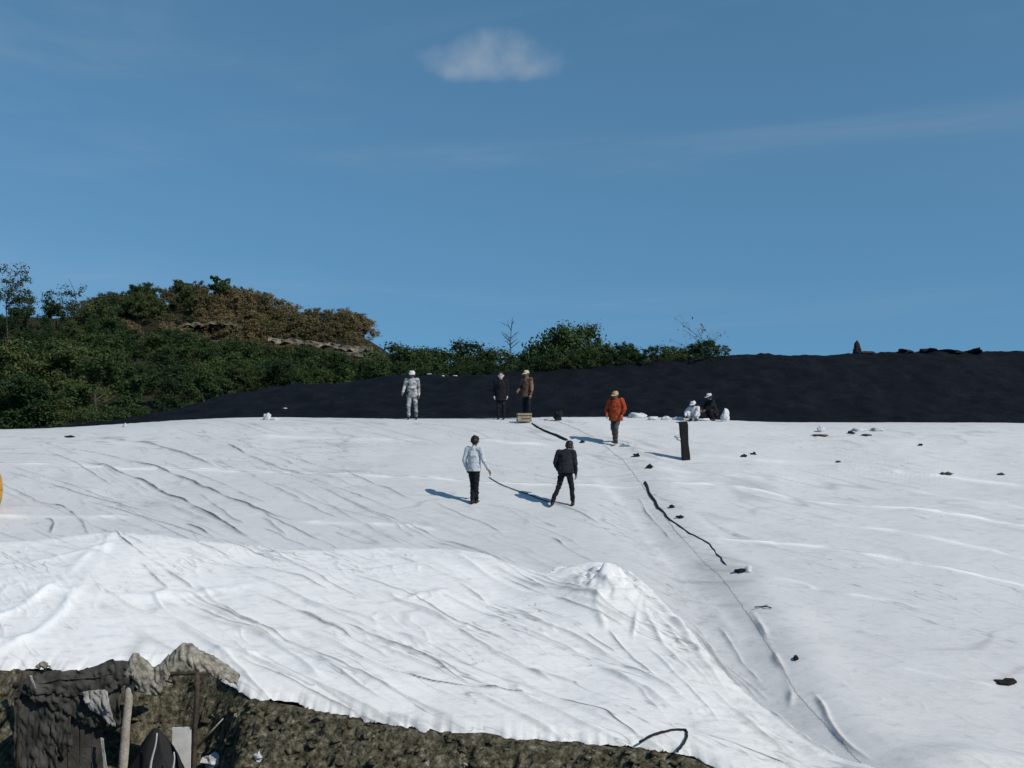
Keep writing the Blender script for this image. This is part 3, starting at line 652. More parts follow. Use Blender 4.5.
# sparse and bare trees
def sparse(name, u, vt, d, ground, label, seed, leafy, lm, spread=.30, n=9, lsz=.16, r0=.09, w=None, bend=.02):
    x = (u-512)*d/FP; top = EYE+(HV-vt)*d/FP; H = top-ground; r = random.Random(seed)
    e = empty(name, (x, d, ground)); bm = bmesh.new(); tips = []
    pts = [Vector((r.uniform(-bend, bend)*H*i, r.uniform(-bend, bend)*H*i, H*i/6)) for i in range(7)]
    tube_bm(bm, pts, r0, r0*.2, 6)
    for i in range(n):
        k = r.uniform(w or .55, 1.0)*6; j = min(int(k), 5); b = pts[j].lerp(pts[j+1], k-j); a = r.uniform(0, 6.28); L = H*spread*r.uniform(.4, 1)*(1.25-k/6*.6)
        c = b+Vector((math.cos(a)*L*.6, math.sin(a)*L*.6, L*.45)); c2 = c+Vector((math.cos(a+.4)*L*.4, math.sin(a+.4)*L*.4, L*r.uniform(.0, .4)))
        tube_bm(bm, [b, c, c2], r0*.35, r0*.10, 5); tips += [c, c2, b.lerp(c, .6)]
        for q in range(2):
            t2 = c+Vector((r.gauss(0, L*.3), r.gauss(0, L*.3), r.uniform(0, L*.35))); tube_bm(bm, [b.lerp(c, .7), t2], r0*.18, r0*.07, 4); tips.append(t2)
    link('trunk', bm_mesh('trunk', bm), M_BARK, e)
    if leafy:
        it = iter(range(10**6))
        def shp(rr): return tips[next(it) % len(tips)], H*.045*rr.uniform(.7, 1.5)
        link('crown', leaf_mesh('crown', seed, len(tips), leafy, lsz, shp), lm, e, False)
    tag(e, label, 'tree'); return e
sparse('tree', 8, 271, 100, 12.5, 'tall sparse pale-leaved tree at the left edge', 3, 22, M_LEAFP, .25, 13, .14, .10, .5, .006)
sparse('tree', 71, 279, 118, 16.0, 'small crooked twiggy tree on the ridge near the left edge', 5, 14, M_LEAFP, .42, 9, .15, .10, .4)
sparse('tree', 51, 293, 120, 16.0, 'short stubby tree just left of the crooked twiggy tree', 6, 30, M_LEAF, .25, 7, .16, .08)
sparse('tree', 97, 294, 122, 16.0, 'small tree just right of the crooked twiggy tree', 8, 24, M_LEAF, .34, 8, .16, .08)
sparse('tree', 132, 284, 150, 24.0, 'slim spiky little tree on the left shoulder of the knoll', 9, 14, M_LEAFP, .28, 7, .16, .07)
sparse('tree', 217, 278, 148, 25.0, 'dark twiggy tree on the summit of the knoll', 12, 30, M_LEAF, .55, 12, .22, .13, .35)
sparse('tree', 185, 285, 149, 25.2, 'low dark tree on the summit left of the twiggy one', 14, 50, M_LEAF, .6, 12, .22, .09, .3)
sparse('tree', 512, 318, 70, 5.0, 'bare thin dead tree standing like a pole in the middle', 21, 0, None, .12, 12, .1, .085, .72, .0025)
sparse('tree', 706, 329, 62, 8.2, 'small bare twiggy tree at the right end of the trees', 25, 3, M_LEAFB, .55, 13, .09, .05, .3)
# ------------------------------------------------------------------ people
def evaluated(me, mods):
    o = bpy.data.objects.new('tmp', me); COL.objects.link(o)
    for t, kw in mods:
        m = o.modifiers.new(t, t)
        for a, b in kw.items(): setattr(m, a, b)
    dg = bpy.context.evaluated_depsgraph_get(); r = bpy.data.meshes.new_from_object(o.evaluated_get(dg), depsgraph=dg)
    bpy.data.objects.remove(o); bpy.data.meshes.remove(me); return r
def capsule(bm, a, ra, b, rb, sq=None, n=12):
    a = Vector(a); b = Vector(b); t = b-a
    t = t.normalized() if t.length > 1e-6 else Vector((0, 0, 1)); ux = t.orthogonal().normalized(); uy = t.cross(ux)
    prof = [(a, ra, -math.cos(q), math.sin(q)) for q in (.12, .5, 1.0, 1.5708)]+[(b, rb, math.cos(q), math.sin(q)) for q in (1.5708, 1.0, .5, .12)]
    rings = []
    for c, r, ax, rd in prof:
        ring = []
        for k in range(n):
            an = 6.28318*k/n; o = t*ax*r+(ux*math.cos(an)+uy*math.sin(an))*rd*r
            if sq: o = Vector((o.x*sq[0], o.y*sq[1], o.z))
            ring.append(bm.verts.new(c+o))
        rings.append(ring)
    for p, q in zip(rings, rings[1:]):
        for k in range(n): bm.faces.new((p[k], p[(k+1) % n], q[(k+1) % n], q[k]))
    bm.faces.new(list(reversed(rings[0]))); bm.faces.new(rings[-1])
def blob(name, caps, voxel, smooth=3, cuts=(), crumple=0.0, seed=0):
    bm = bmesh.new()
    for c in caps: capsule(bm, *c)
    me = bm_mesh(name, bm)
    me = evaluated(me, [('REMESH', dict(mode='VOXEL', voxel_size=voxel)), ('SMOOTH', dict(iterations=smooth, factor=0.5))])
    if crumple or cuts:
        bm = bmesh.new(); bm.from_mesh(me)
        if crumple:
            bm.normal_update(); off = Vector((seed*5.1, 3.3, seed))
            mv = [(v, v.normal*crumple*(mnoise.noise(Vector((v.co.x*9, v.co.y*9, v.co.z*16))+off)+.5*mnoise.noise(v.co*30+off))) for v in bm.verts]
            for v, d in mv: v.co += d
        for co, no in cuts:
            bmesh.ops.bisect_plane(bm, geom=bm.verts[:]+bm.edges[:]+bm.faces[:], plane_co=co, plane_no=no, clear_outer=True)
        bm.to_mesh(me); bm.free()
    me.name = name; return me
def cloth(name, c, c2=None): return simple(name, c, c2 or tuple(x*.8 for x in c), 5, .9, .3, 40, 4, .15, .01)
M_SKIN = simple('skin', (.20, .115, .075), (.15, .085, .055), 10, .6)
M_HAIR = simple('hair', (.012, .011, .010), (.006, .006, .006), 30, .6)
M_BLK = cloth('black_cloth', (.013, .014, .018)); M_BLK2 = cloth('charcoal_cloth', (.022, .026, .032), (.011, .012, .016))
M_WHT = cloth('white_cloth', (.62, .64, .66), (.50, .52, .55)); M_GRY = cloth('grey_white_cloth', (.50, .53, .56), (.41, .44, .47))
M_ORG = cloth('orange_cloth', (.42, .075, .022), (.17, .026, .014)); M_TAN = simple('tan_cloth', (.27, .16, .09), (.035, .02, .016), 4, .9)
M_YEL = simple('yellow_plastic', (.55, .29, .012), (.48, .24, .01), 5, .45, spec=.4)
M_HAT = cloth('straw', (.50, .36, .20), (.36, .25, .13)); M_YHAT = cloth('cream_cap', (.58, .55, .36)); M_SHOE = simple('boot', (.016, .015, .014), None, 8, .6)
M_CAMO = simple('mottled_cloth', (.56, .57, .56), (.02, .022, .025), 5, .9)
M_CAMD = simple('dark_mottled_cloth', (.10, .10, .09), (.014, .014, .014), 7, .9)
DEF = dict(hip=(0, 0, .93), chest=(0, .0, 1.26), neck=(0, .0, 1.45), head=(0, .02, 1.585),
           hl=(-.09, 0, .90), kl=(-.10, .03, .49), al=(-.10, -.01, .085), hr=(.09, 0, .90), kr=(.10, .03, .49), ar=(.10, -.01, .085),
           sl=(-.185, 0, 1.39), el=(-.235, -.03, 1.11), wl=(-.235, .05, .86), sr=(.185, 0, 1.39), er=(.235, -.03, 1.11), wr=(.235, .05, .86), ydl=(0, 1, 0), ydr=(0, 1, 0), face=(0, 1, -.05))
def person(p, rz, label, pose, top_m, leg_m, scale=1.0, sleeve=True, hat=None, hair=True, coat=None, extra=None, shoe_m=None, collar=None, bulky=0.0, hood=False, skin=None):
    J = {k: Vector(v) for k, v in DEF.items()}
    J.update({k: Vector(v) for k, v in pose.items()})
    e = empty('person', p, rz); e.scale = (scale,)*3; tag(e, label, 'person')
    skin = skin or M_SKIN
    fc = J['face'].normalized(); hd = J['head']; up = (hd-J['neck']).normalized(); fc = (fc-up*fc.dot(up)).normalized(); rt = fc.cross(up)
    body = [(J['neck']-up*.05, .062, hd-up*.04, .055), (hd-up*.035+fc*.015, .078, hd+up*.045, .098), (hd+fc*.085-up*.02, .016, hd+fc*.10-up*.035, .018),
            (hd+fc*.06-up*.085, .035, hd+fc*.05-up*.07, .05), (hd+rt*.098-up*.02, .016, hd+rt*.10+up*.015, .022), (hd-rt*.098-up*.02, .016, hd-rt*.10+up*.015, .022),
            (J['chest'], .14, J['neck']-up*.04, .07), (J['hip'], .125, J['chest'], .135, (1.1, .8)), (J['sl'], .06, J['sr'], .06)]
    for s in 'lr':
        body += [(J['s'+s], .058, J['e'+s], .043), (J['e'+s], .043, J['w'+s], .030), (J['h'+s], .085, J['k'+s], .055), (J['k'+s], .055, J['a'+s], .038)]
        w = J['w'+s]; ax = (w-J['e'+s]).normalized(); sd = 1 if s == 'r' else -1
        sid = ax.cross(Vector((sd, 0, 0.001))).normalized(); nrm = ax.cross(sid)
        palm = w+ax*.075; body.append((w, .028, palm, .033))
        for i, L in enumerate((.070, .082, .078, .060)):
            b0 = palm+sid*(.030-.020*i); k1 = b0+ax*L*.6+nrm*.012; body += [(b0, .0115, k1, .0105), (k1, .0105, k1+ax*L*.4+nrm*.03, .009)]
        t0 = w+ax*.03+sid*.025; t1 = t0+sid*.03+ax*.03; body += [(t0, .014, t1, .012), (t1, .012, t1+ax*.035, .010)]
    link('body', blob('body', body, .0115, 3), skin, e)
    # eyes and mouth
    for sgn in (-1, 1):
        bm = bmesh.new(); capsule(bm, hd+fc*.088+rt*.034*sgn+up*.012, .012, hd+fc*.090+rt*.037*sgn+up*.012, .010); link('eye', bm_mesh('eye', bm), M_HAIR, e)
    bm = bmesh.new(); capsule(bm, hd+fc*.090-rt*.02-up*.065, .008, hd+fc*.090+rt*.02-up*.065, .008); link('mouth', bm_mesh('mouth', bm), simple('lip', (.16, .06, .045)) if 'lip' not in bpy.data.materials else bpy.data.materials['lip'], e)
    # trousers
    tr = [(J['hip']+Vector((0, 0, .05)), .135, J['hip']-Vector((0, 0, .03)), .13, (1.1, .8))]
    for s in 'lr':
        q = J['k'+s].lerp(J['a'+s], .93); tr += [(J['h'+s], .096, J['k'+s], .070), (J['k'+s], .070, q, .056)]
    link('trousers', blob('trousers', tr, .016, 3, crumple=.02, seed=1), leg_m, e)
    for s in 'lr':
        a = J['a'+s]; y = J['yd'+s].normalized(); zz = Vector((0, 0, -1))
        link('shoe', blob('shoe', [(a+zz*.02, .05, a+zz*.045-y*.03, .042), (a+zz*.04-y*.02, .042, a+zz*.048+y*.15, .036)], .014, 2), shoe_m or M_SHOE, e)
    # top
    hem = coat if coat is not None else .86
    dn = (J['hip']-J['chest']).normalized()
    hemp = J['hip']+dn*(.93-hem)
    bk = bulky
    torso = [(J['chest'], .158+bk, J['neck']-up*.03, .080), (hemp+dn*.05, .168+bk, J['chest'], .160+bk, (1.10, .80)), (J['sl'], .075, J['sr'], .075), (J['chest'], .150+bk, J['sl'].lerp(J['sr'], .5), .10)]
    slv = []
    for s in 'lr':
        torso.append((J['s'+s], .076+bk*.3, J['s'+s].lerp(J['e'+s], .4), .070+bk*.25))
        slv += [(J['s'+s], .074+bk*.3, J['e'+s], .060+bk*.2), (J['e'+s], .060+bk*.2, J['e'+s].lerp(J['w'+s], .95), .046)]
    m1 = blob('jacket', torso, .016, 3, [(hemp, dn)], .016, 2); m2 = blob('jacket', slv, .014, 2, (), .014, 3)
    bm = bmesh.new(); bm.from_mesh(m1); bm.from_mesh(m2); bm.to_mesh(m1); bm.free(); bpy.data.meshes.remove(m2)
    link('jacket', m1, top_m, e)
    if hair:
        hc = [(hd+up*.05-fc*.012, .106, hd-fc*.035-up*.0, .098)]
        if hood: hc.append((hd-up*.10-fc*.05, .09, hd-fc*.03, .10))
        link('hair', blob('hair', hc, .014, 2, crumple=.02, seed=4), M_HAIR if not hood else top_m, e)
    if hat:
        kind, hm = hat; bm = bmesh.new(); q0 = hd+up*.055
        n = 20; prof = [(.0, .088), (.055, .082), (.090, .058), (.106, .015), (.110, -.008)]
        prof += [(.19, -.03), (.195, -.04), (.115, -.018)] if kind == 'brim' else [(.112, -.02), (.104, -.024)]
        rings = []
        for r, h in prof:
            rings.append([bm.verts.new(q0+up*h*1.0+(rt*math.cos(6.2832*k/n)+fc*math.sin(6.2832*k/n))*max(r, .002)) for k in range(n)])
        for a, b in zip(rings, rings[1:]):
            for k in range(n): bm.faces.new((a[k], b[k], b[(k+1) % n], a[(k+1) % n]))
        if kind == 'cap':
            pts = [[bm.verts.new(q0+up*(-.018-.02*w_)+(rt*math.sin(a)*.115+fc*(math.cos(a)*.112+w_*.10*math.cos(a)))) for a in np.linspace(-1.1, 1.1, 9)] for w_ in (0, 1)]
            for k in range(8): bm.faces.new((pts[0][k], pts[0][k+1], pts[1][k+1], pts[1][k]))
        link('hat', bm_mesh('hat', bm), hm, e)
    return e, J
def foot(u, v): return onsheet(u, v)
# 1 white shirt
person(foot(474, 504), -.35, 'person in grey-white shirt and black trousers walking away on the slope',
       dict(kl=(-.05, .05, .49), al=(-.03, -.05, .085), kr=(.06, .0, .50), ar=(.03, .10, .085), hl=(-.075, 0, .9), hr=(.075, 0, .9), head=(.015, .03, 1.60), neck=(.01, .0, 1.46),
            sl=(-.175, 0, 1.40), el=(-.245, -.06, 1.12), wl=(-.20, .02, .88), er=(.27, -.02, 1.12), wr=(.38, .06, .87)), M_GRY, M_BLK, 1.0, True, None, True, .84)
# 2 black, bowed head
person(foot(565, 506), -.2, 'person all in black striding with bowed head, right of the white-shirted one',
       dict(hip=(.02, 0, .92), chest=(.0, .06, 1.24), neck=(.05, .13, 1.43), head=(.08, .21, 1.54), face=(.1, .7, -.6), sl=(-.17, .08, 1.38), sr=(.20, .10, 1.37), hl=(-.07, 0, .90), hr=(.10, 0, .90),
            kl=(-.17, .05, .50), al=(-.32, -.10, .10), kr=(.17, .04, .49), ar=(.20, .0, .085), el=(-.26, .02, 1.10), wl=(-.20, .16, .90), er=(.26, .05, 1.08), wr=(.27, .10, .82)), M_BLK2, M_BLK, .98, True, ('cap', M_WHT), True, .84, bulky=.03)
# 3 orange
person(foot(616, 444), math.pi-.5, 'person in orange jacket and straw hat walking down from the crest',
       dict(kl=(-.08, .18, .50), al=(-.08, .16, .09), kr=(.09, .04, .49), ar=(.13, -.22, .10), head=(0, .06, 1.56), neck=(0, .03, 1.43), face=(0, 1, -.35),
            el=(-.30, .0, 1.13), wl=(-.27, .14, .93), er=(.30, .02, 1.12), wr=(.26, .15, .93)), M_ORG, M_CAMD, .96, True, ('cap', M_HAT), True, .74, bulky=.05)
# 4 white and black
person(foot(412, 419.5), math.pi+.1, 'person in black and white mottled clothes with white cap at the crest',
       dict(er=(.27, -.02, 1.12), wr=(.33, .15, .93), hl=(-.10, 0, .9), al=(-.15, 0, .085), kl=(-.13, .03, .49), kr=(.11, .03, .49), ar=(.13, -.02, .085)), M_CAMO, M_CAMO, .99, True, ('cap', M_WHT), True, .80)
# 5 dark with pale face
person(foot(501, 419.5), math.pi-.1, 'person in black clothes with a pale face mask at the crest',
       dict(), M_BLK, M_BLK, .95, True, None, True, .70, bulky=.04, hood=True, skin=simple('pale_mask', (.62, .52, .50)))
# 6 tan
person(foot(527, 419.5), math.pi-.8, 'person in tan jacket and cream cap standing over a crate at the crest',
       dict(er=(.26, .04, 1.12), wr=(.20, .24, 1.0), el=(-.25, .0, 1.12)), M_TAN, M_BLK, .99, True, ('cap', M_YHAT), True, .78)
# 7 crouched in white
sq = dict(hip=(0, -.05, .30), chest=(0, .10, .62), neck=(0, .17, .80), head=(0, .21, .93), hl=(-.09, -.04, .28), hr=(.09, -.04, .28), kl=(-.14, .30, .45), kr=(.14, .30, .45), al=(-.12, .10, .085), ar=(.12, .10, .085),
          sl=(-.18, .14, .75), sr=(.18, .14, .75), el=(-.26, .28, .56), wl=(-.16, .46, .42), er=(.26, .28, .56), wr=(.16, .46, .42))
person(foot(695, 421), math.pi-.6, 'person crouching in white clothes and cap beside the sandbags', {**sq, 'hip': (0, -.05, .22), 'chest': (0, .08, .40), 'neck': (0, .14, .52), 'head': (0, .17, .63), 'sl': (-.17, .11, .49), 'sr': (.17, .11, .49), 'el': (-.25, .26, .36), 'er': (.25, .26, .36), 'wl': (-.2, .42, .2), 'wr': (.2, .42, .2), 'kl': (-.2, .3, .32), 'kr': (.2, .3, .32)}, M_WHT, M_WHT, .90, True, ('cap', M_WHT), True, .93)
# 8 bending in black
person(foot(714, 421), math.pi-1.2, 'person crouching in black clothes and white cap at the crest', sq, M_BLK, M_BLK, .90, True, ('cap', M_WHT), True, .93)

# ------------------------------------------------------------------ things lying on the cover
M_STONE = simple('stone', (.075, .07, .06), (.03, .028, .025), 12, .9, .8, 30); M_CHAR = simple('charred_wood', (.016, .015, .014), (.008, .008, .008), 14, .9, .8, 40)
M_BAG = cloth('sandbag', (.60, .61, .62), (.45, .46, .47)); M_BROWN = simple('old_wood', (.16, .12, .075), (.06, .045, .03), 14, .9, .6, 40)
M_HOSE = simple('hose', (.018, .026, .016), (.010, .012, .010), 20, .6); M_ROPE = simple('rope', (.02, .02, .022), None, 30, .9)
def surf_line(px, lift):
    out = []
    for u, v in px: p = onsheet(u, v); p.z += lift; out.append(p)
    e = [out[0]*2-out[1]]+out+[out[-1]*2-out[-2]]; r = []
    for i in range(1, len(e)-2):
        for k in range(5):
            t = k/5; r.append(.5*((2*e[i])+(-e[i-1]+e[i+1])*t+(2*e[i-1]-5*e[i]+4*e[i+1]-e[i+2])*t*t+(-e[i-1]+3*e[i]-3*e[i+1]+e[i+2])*t**3))
    r.append(out[-1]); return r
def line_thing(name, px, r0, r1, m, label, cat, lift=.03, parts=None):
    pts = surf_line(px, lift); c = pts[len(pts)//2].copy()
    pts = [p+Vector((R.uniform(-1, 1), R.uniform(-1, 1), R.uniform(-.6, .3)))*r0*.5 for p in pts]
    o = tube(name, [p-c for p in pts], r0, r1, m, None, 10, .16); o.location = c; return tag(o, label, cat)
line_thing('hose', [(645, 483), (653, 499), (664, 514), (685, 531), (707, 543), (716, 553), (727, 566)], .042, .012, M_HOSE, 'dark green hose lying curved in the crease of the slope', 'hose', .005)
line_thing('rope', [(532, 424), (538, 428), (546, 432), (556, 436), (567, 441)], .020, .040, M_ROPE, 'dark rope lying on the sheet below the crate', 'rope')
line_thing('rope', [(489, 478), (497, 483), (508, 488), (528, 495), (549, 503)], .010, .013, M_ROPE, 'thin dark cord drawing the shadow streak between the two walkers', 'rope', .02)  # cord also stands in for the second walker's cast shadow
line_thing('wire', [(640, 746), (652, 740), (668, 735), (684, 734), (687, 738), (684, 748), (677, 756)], .018, .016, M_ROPE, 'black wire loop sticking out at the hem of the white sheet', 'wire', .06)
# leaning post
e = empty('post', onsheet(686, 460)); e.rotation_euler = (0, math.radians(-4.5), 0); tag(e, 'black charred post leaning left at the top of the right sheet', 'post')
bm = bmesh.new()
rings = []
for i, (z, w, dd) in enumerate([(-.12, .115, .075), (.15, .12, .08), (.45, .112, .078), (.75, .118, .08), (1.0, .125, .082), (1.08, .12, .08), (1.12, .17, .07)]):
    sh = -.055 if i == 6 else 0
    rings.append([bm.verts.new((x*w+sh+R.uniform(-.008, .008), y*dd+R.uniform(-.008, .008), z)) for x, y in ((-1, -.7), (-.8, -1), (.8, -1), (1, -.7), (1, .7), (.8, 1), (-.8, 1), (-1, .7))])
for a, b in zip(rings, rings[1:]):
    for k in range(8): bm.faces.new((a[k], a[(k+1) % 8], b[(k+1) % 8], b[k]))
bm.faces.new(rings[-1]); bm.faces.new(rings[0]); link('shaft', bm_mesh('shaft', bm), M_CHAR, e, False)
bm = bmesh.new(); rock_bm(bm, (-.20, -.02, .70), (.10, .06, .05), 3, 2); rock_bm(bm, (-.17, -.03, .62), (.06, .05, .05), 5, 2); link('rag', bm_mesh('rag', bm), M_GRY, e)
# stones and scraps
for u, v, wpx, hpx, m, lab, nm, cat in [
  (650, 469, 8, 7, M_CHAR, 'black angular chunk on the sheet below the orange-jacketed person', 'stone', 'stone'),
  (945, 475, 14, 5, M_STONE, 'low grey stone on the upper right sheet', 'stone', 'stone'),
  (1001, 475, 9, 4, M_STONE, 'small grey stone near the right edge, right of the low grey one', 'stone', 'stone'),
  (1005, 684, 22, 7, M_CHAR, 'dark curved scrap near the right edge low on the slope', 'scrap', 'debris'),
  (796, 660, 6, 7, M_CHAR, 'small dark stone alone in the middle of the lower right sheet', 'stone', 'stone'),
  (740, 573, 12, 7, M_CHAR, 'dark lump beside a white one below the end of the hose', 'stone', 'stone'),
  (748, 572, 9, 8, M_BAG, 'small white lump touching the dark one below the hose', 'lump', 'debris'),
  (744, 457, 7, 5, M_CHAR, 'dark scrap right of the post, left one of the pair', 'scrap', 'debris'),
  (754, 455, 8, 4, M_CHAR, 'dark scrap right of the post, right one of the pair', 'scrap', 'debris'),
  (838, 463, 7, 4, M_STONE, 'small flat stone right of the pair of scraps', 'stone', 'stone'),
  (820, 436, 20, 3, M_BROWN, 'flat brown board lying near the crest on the right', 'board', 'debris'),
  (821, 432, 8, 8, M_BAG, 'white crumpled scrap standing behind the flat brown board', 'scrap', 'debris'),
  (851, 434, 9, 5, M_CHAR, 'dark scrap near the crest, left of a wider one', 'scrap', 'debris'),
  (866, 436, 12, 4, M_STONE, 'wide grey scrap near the crest, right of the dark one', 'scrap', 'debris'),
  (858, 431, 14, 4, M_BAG, 'white scrap between two dark ones near the crest', 'scrap', 'debris'),
  (877, 431, 12, 4, M_BAG, 'white scrap at the right end of the litter near the crest', 'scrap', 'debris'),
  (920, 446, 6, 4, M_CHAR, 'tiny dark stone high on the right sheet', 'stone', 'stone'),
  (628, 446, 11, 5, M_GRY, 'grey rag on the sheet beside the feet of the orange-jacketed person', 'rag', 'debris'),
  (636, 457, 7, 5, M_CHAR, 'dark scrap just below the grey rag', 'scrap', 'debris'),
  (672, 508, 8, 4, M_CHAR, 'dark crumb right of the upper hose', 'stone', 'stone'),
  (681, 518, 10, 4, M_CHAR, 'dark crumb right of the middle of the hose', 'stone', 'stone'),
  (582, 443, 5, 3, M_CHAR, 'tiny dark scrap right of the bowed person head', 'scrap', 'debris'),
  (558, 421, 9, 13, M_CHAR, 'small black bag standing on the crest right of the crate', 'bag', 'bag'),
  (267, 420, 7, 9, M_BAG, 'white bundle standing alone on the crest at left', 'bundle', 'bundle'),
  (275, 420, 9, 3, M_BAG, 'flat white scrap at the foot of the lone white bundle', 'scrap', 'debris'),
  (125, 427, 4, 5, M_BAG, 'tiny white bundle on the crest near the wood', 'bundle', 'bundle'),
  (70, 437, 10, 2, M_CHAR, 'flat dark scrap near the crest far left', 'scrap', 'debris'),
  (745, 407, 0, 0, None, '', '', ''),
  (637, 418, 22, 9, M_BAG, 'largest white sandbag on the crest beside the orange-jacketed person', 'sandbag', 'sandbag'),
  (653, 420, 13, 6, M_BAG, 'white sandbag on the crest, second from the orange-jacketed person', 'sandbag', 'sandbag'),
  (666, 420, 11, 7, M_BAG, 'white sandbag on the crest, third from the orange-jacketed person', 'sandbag', 'sandbag'),
  (678, 420, 14, 6, M_BAG, 'white sandbag on the crest, nearest to the crouching person in white', 'sandbag', 'sandbag'),
  (703, 421, 16, 5, M_BAG, 'white sandbag between the two crouching people', 'sandbag', 'sandbag'),
  (725, 422, 9, 18, M_WHT, 'upright white sack at the right end of the crest group', 'sack', 'sack')]:
    if not wpx: continue
    p = onsheet(u, v); k = p.y/FP*(.8 if u > 640 and m in (M_CHAR, M_STONE, M_BROWN) else 1)
    if nm == 'sandbag': k *= .8
    rock(nm, p, (wpx*k*.48, max(wpx*k*.30, .05), max(hpx*k*.45, .02)), u*.37, m, .42, R.uniform(-.2, .2), 3 if m in (M_BAG, M_WHT) else 2, .55 if m in (M_BAG, M_WHT) else 1.0, m not in (M_BAG, M_WHT))
    o = bpy.context.scene.collection.objects[-1]; tag(o, lab, cat)
# forked twig
e = empty('twig', onsheet(763, 609)); tag(e, 'small forked twig on the lower right sheet', 'twig')
tube('stem', [(-.16, 0, .03), (.0, .05, .03), (.12, .12, .05)], .012, .006, M_CHAR, e); tube('fork', [(.0, .05, .03), (.06, -.06, .05), (.14, -.10, .03)], .010, .012, M_CHAR, e)
# crate at the feet of the tan person
def box(name, c, s, m, parent=None, bev=.008, rot=None):
    bm = bmesh.new(); bmesh.ops.create_cube(bm, size=1.0)
    for v in bm.verts: v.co = Vector((v.co.x*s[0], v.co.y*s[1], v.co.z*s[2]))
    if bev: bmesh.ops.bevel(bm, geom=bm.edges[:], offset=bev, segments=1, affect='EDGES')
    o = link(name, bm_mesh(name, bm), m, parent, False); o.location = c
    if rot: o.rotation_euler = rot
    return o
M_CRATE = simple('crate_wood', (.34, .29, .20), (.20, .16, .10), 12, .85, .4, 40)
p = onsheet(524, 421.5); e = empty('crate', (p.x, p.y-.28, p.z-.02), .15); tag(e, 'small pale wooden crate on the crest at the feet of the tan-jacketed person', 'crate')
for z in (.06, .16, .26):
    box('slat', (0, -.15, z), (.48, .018, .075), M_CRATE, e); box('slat', (0, .15, z), (.48, .018, .075), M_CRATE, e)
    box('slat', (-.232, 0, z), (.018, .278, .075), M_CRATE, e); box('slat', (.232, 0, z), (.018, .278, .075), M_CRATE, e)
box('floor_board', (0, 0, .02), (.44, .28, .015), M_CRATE, e)
# yellow float cut by the left edge
p = onsheet(-17, 515); e = empty('float', p); tag(e, 'ochre yellow rounded plastic float cut off by the left edge', 'float')
bm = bmesh.new(); n = 28; prof = [(.03, 0), (.22, .01), (.34, .12), (.415, .35), (.44, .62), (.415, .9), (.34, 1.12), (.22, 1.22), (.06, 1.24), (.06, 1.29), (.01, 1.295)]
rg = [[bm.verts.new((r*math.cos(6.2832*k/n), r*math.sin(6.2832*k/n), z)) for k in range(n)] for r, z in prof]
for a, b in zip(rg, rg[1:]):
    for k in range(n): bm.faces.new((a[k], a[(k+1) % n], b[(k+1) % n], b[k]))
link('shell', bm_mesh('shell', bm), M_YEL, e); tube('band', [Vector((.445*math.cos(a), .445*math.sin(a), .62)) for a in np.linspace(0, 6.28, 33)], .012, .012, M_YEL, e, 6)
# stump and boulder on the mound's crest, rubble along it
M_BLK3 = simple('mound_rock', (.022, .020, .018), (.010, .009, .009), 3, .95, .6, 12)
def mound_at(u, dd): x = (u-512)*dd/FP; return Vector((x, dd, float(berm_h(np.array([x]), np.array([dd]))[0])))
o = rock('boulder', mound_at(857, 56), (.24, .24, .34), 4.2, M_BLK3, .2, 0, 2, .7, True); tag(o, 'upright dark boulder on the crest of the black mound', 'boulder')
o = rock('boulder', mound_at(868, 56), (.55, .3, .2), 7.2, M_BLK3, .4, 0, 2, .9, True); tag(o, 'low dark boulder beside the upright one on the black mound', 'boulder')
for i, (u, dd, s, wh) in enumerate([(930, 55.6, .3, 0), (950, 55.5, .4, 0), (975, 55.6, .25, 0), (905, 55.8, .25, 0)]):
    o = rock('boulder', mound_at(u, dd), (s*1.6, .5, .15), 10+i, M_BAG if wh else M_BLK3, .55, 0, 2, .9, True)
    tag(o, ['low wide boulder on the mound crest near the right edge', 'widest flat boulder on the mound crest near the right edge', 'rightmost flat boulder on the mound crest', 'flat boulder on the mound crest, right of the upright pair', 'small pale stone on the mound crest beside the bare twiggy tree', 'pale stone on the mound below the bare twiggy tree'][i], 'boulder')
for i, (u, v) in enumerate([(285, 405), (429, 374.5), (443, 375.5), (455, 375)]):
    d = 41+15*(v-418)/(berm_top(u)-418); p = mound_at(u, min(d, 55.8))
    o = rock('plastic_scrap', p, (.10+.04*(i % 2), .08, .035), 30+i, M_BAG, .2)
    tag(o, ['white plastic scrap low on the left flank of the dark mound', 'leftmost pale scrap on top of the mound behind the mottled person', 'middle pale scrap on top of the mound behind the mottled person', 'rightmost pale scrap on top of the mound behind the mottled person'][i], 'scrap')

# ------------------------------------------------------------------ the shelter at lower left
FD = 15.4
def hx(u, d=FD): return (u-512)*d/FP
def hz(v, d=FD): return EYE-(v-HV)*d/FP
M_POST = simple('weathered_wood', (.46, .42, .35), (.27, .24, .195), 9, .9, .6, 35); M_POSTD = simple('dark_wood', (.075, .058, .042), (.03, .024, .018), 9, .9, .6, 35)
M_TARP = simple('dark_tarp', (.085, .080, .070), (.026, .025, .021), 4, .85, .5, 18); M_RAG = simple('dusty_canvas', (.36, .335, .28), (.10, .09, .068), 9, .95, .9, 16)
M_BOARD = simple('sooty_board', (.085, .078, .066), (.035, .032, .027), 4, .9, .5, 30); M_RAGL = simple('pale_rag', (.38, .37, .35), (.20, .195, .18), 6, .95, .6, 18)
sh = empty('shelter', (hx(110), FD, FLOOR)); tag(sh, 'makeshift shelter of posts and torn dark tarpaulin under the soil bank', 'shelter')
o0 = Vector(sh.location)
def hp(u, v, d=FD): return Vector((hx(u, d), d, hz(v, d)))-o0
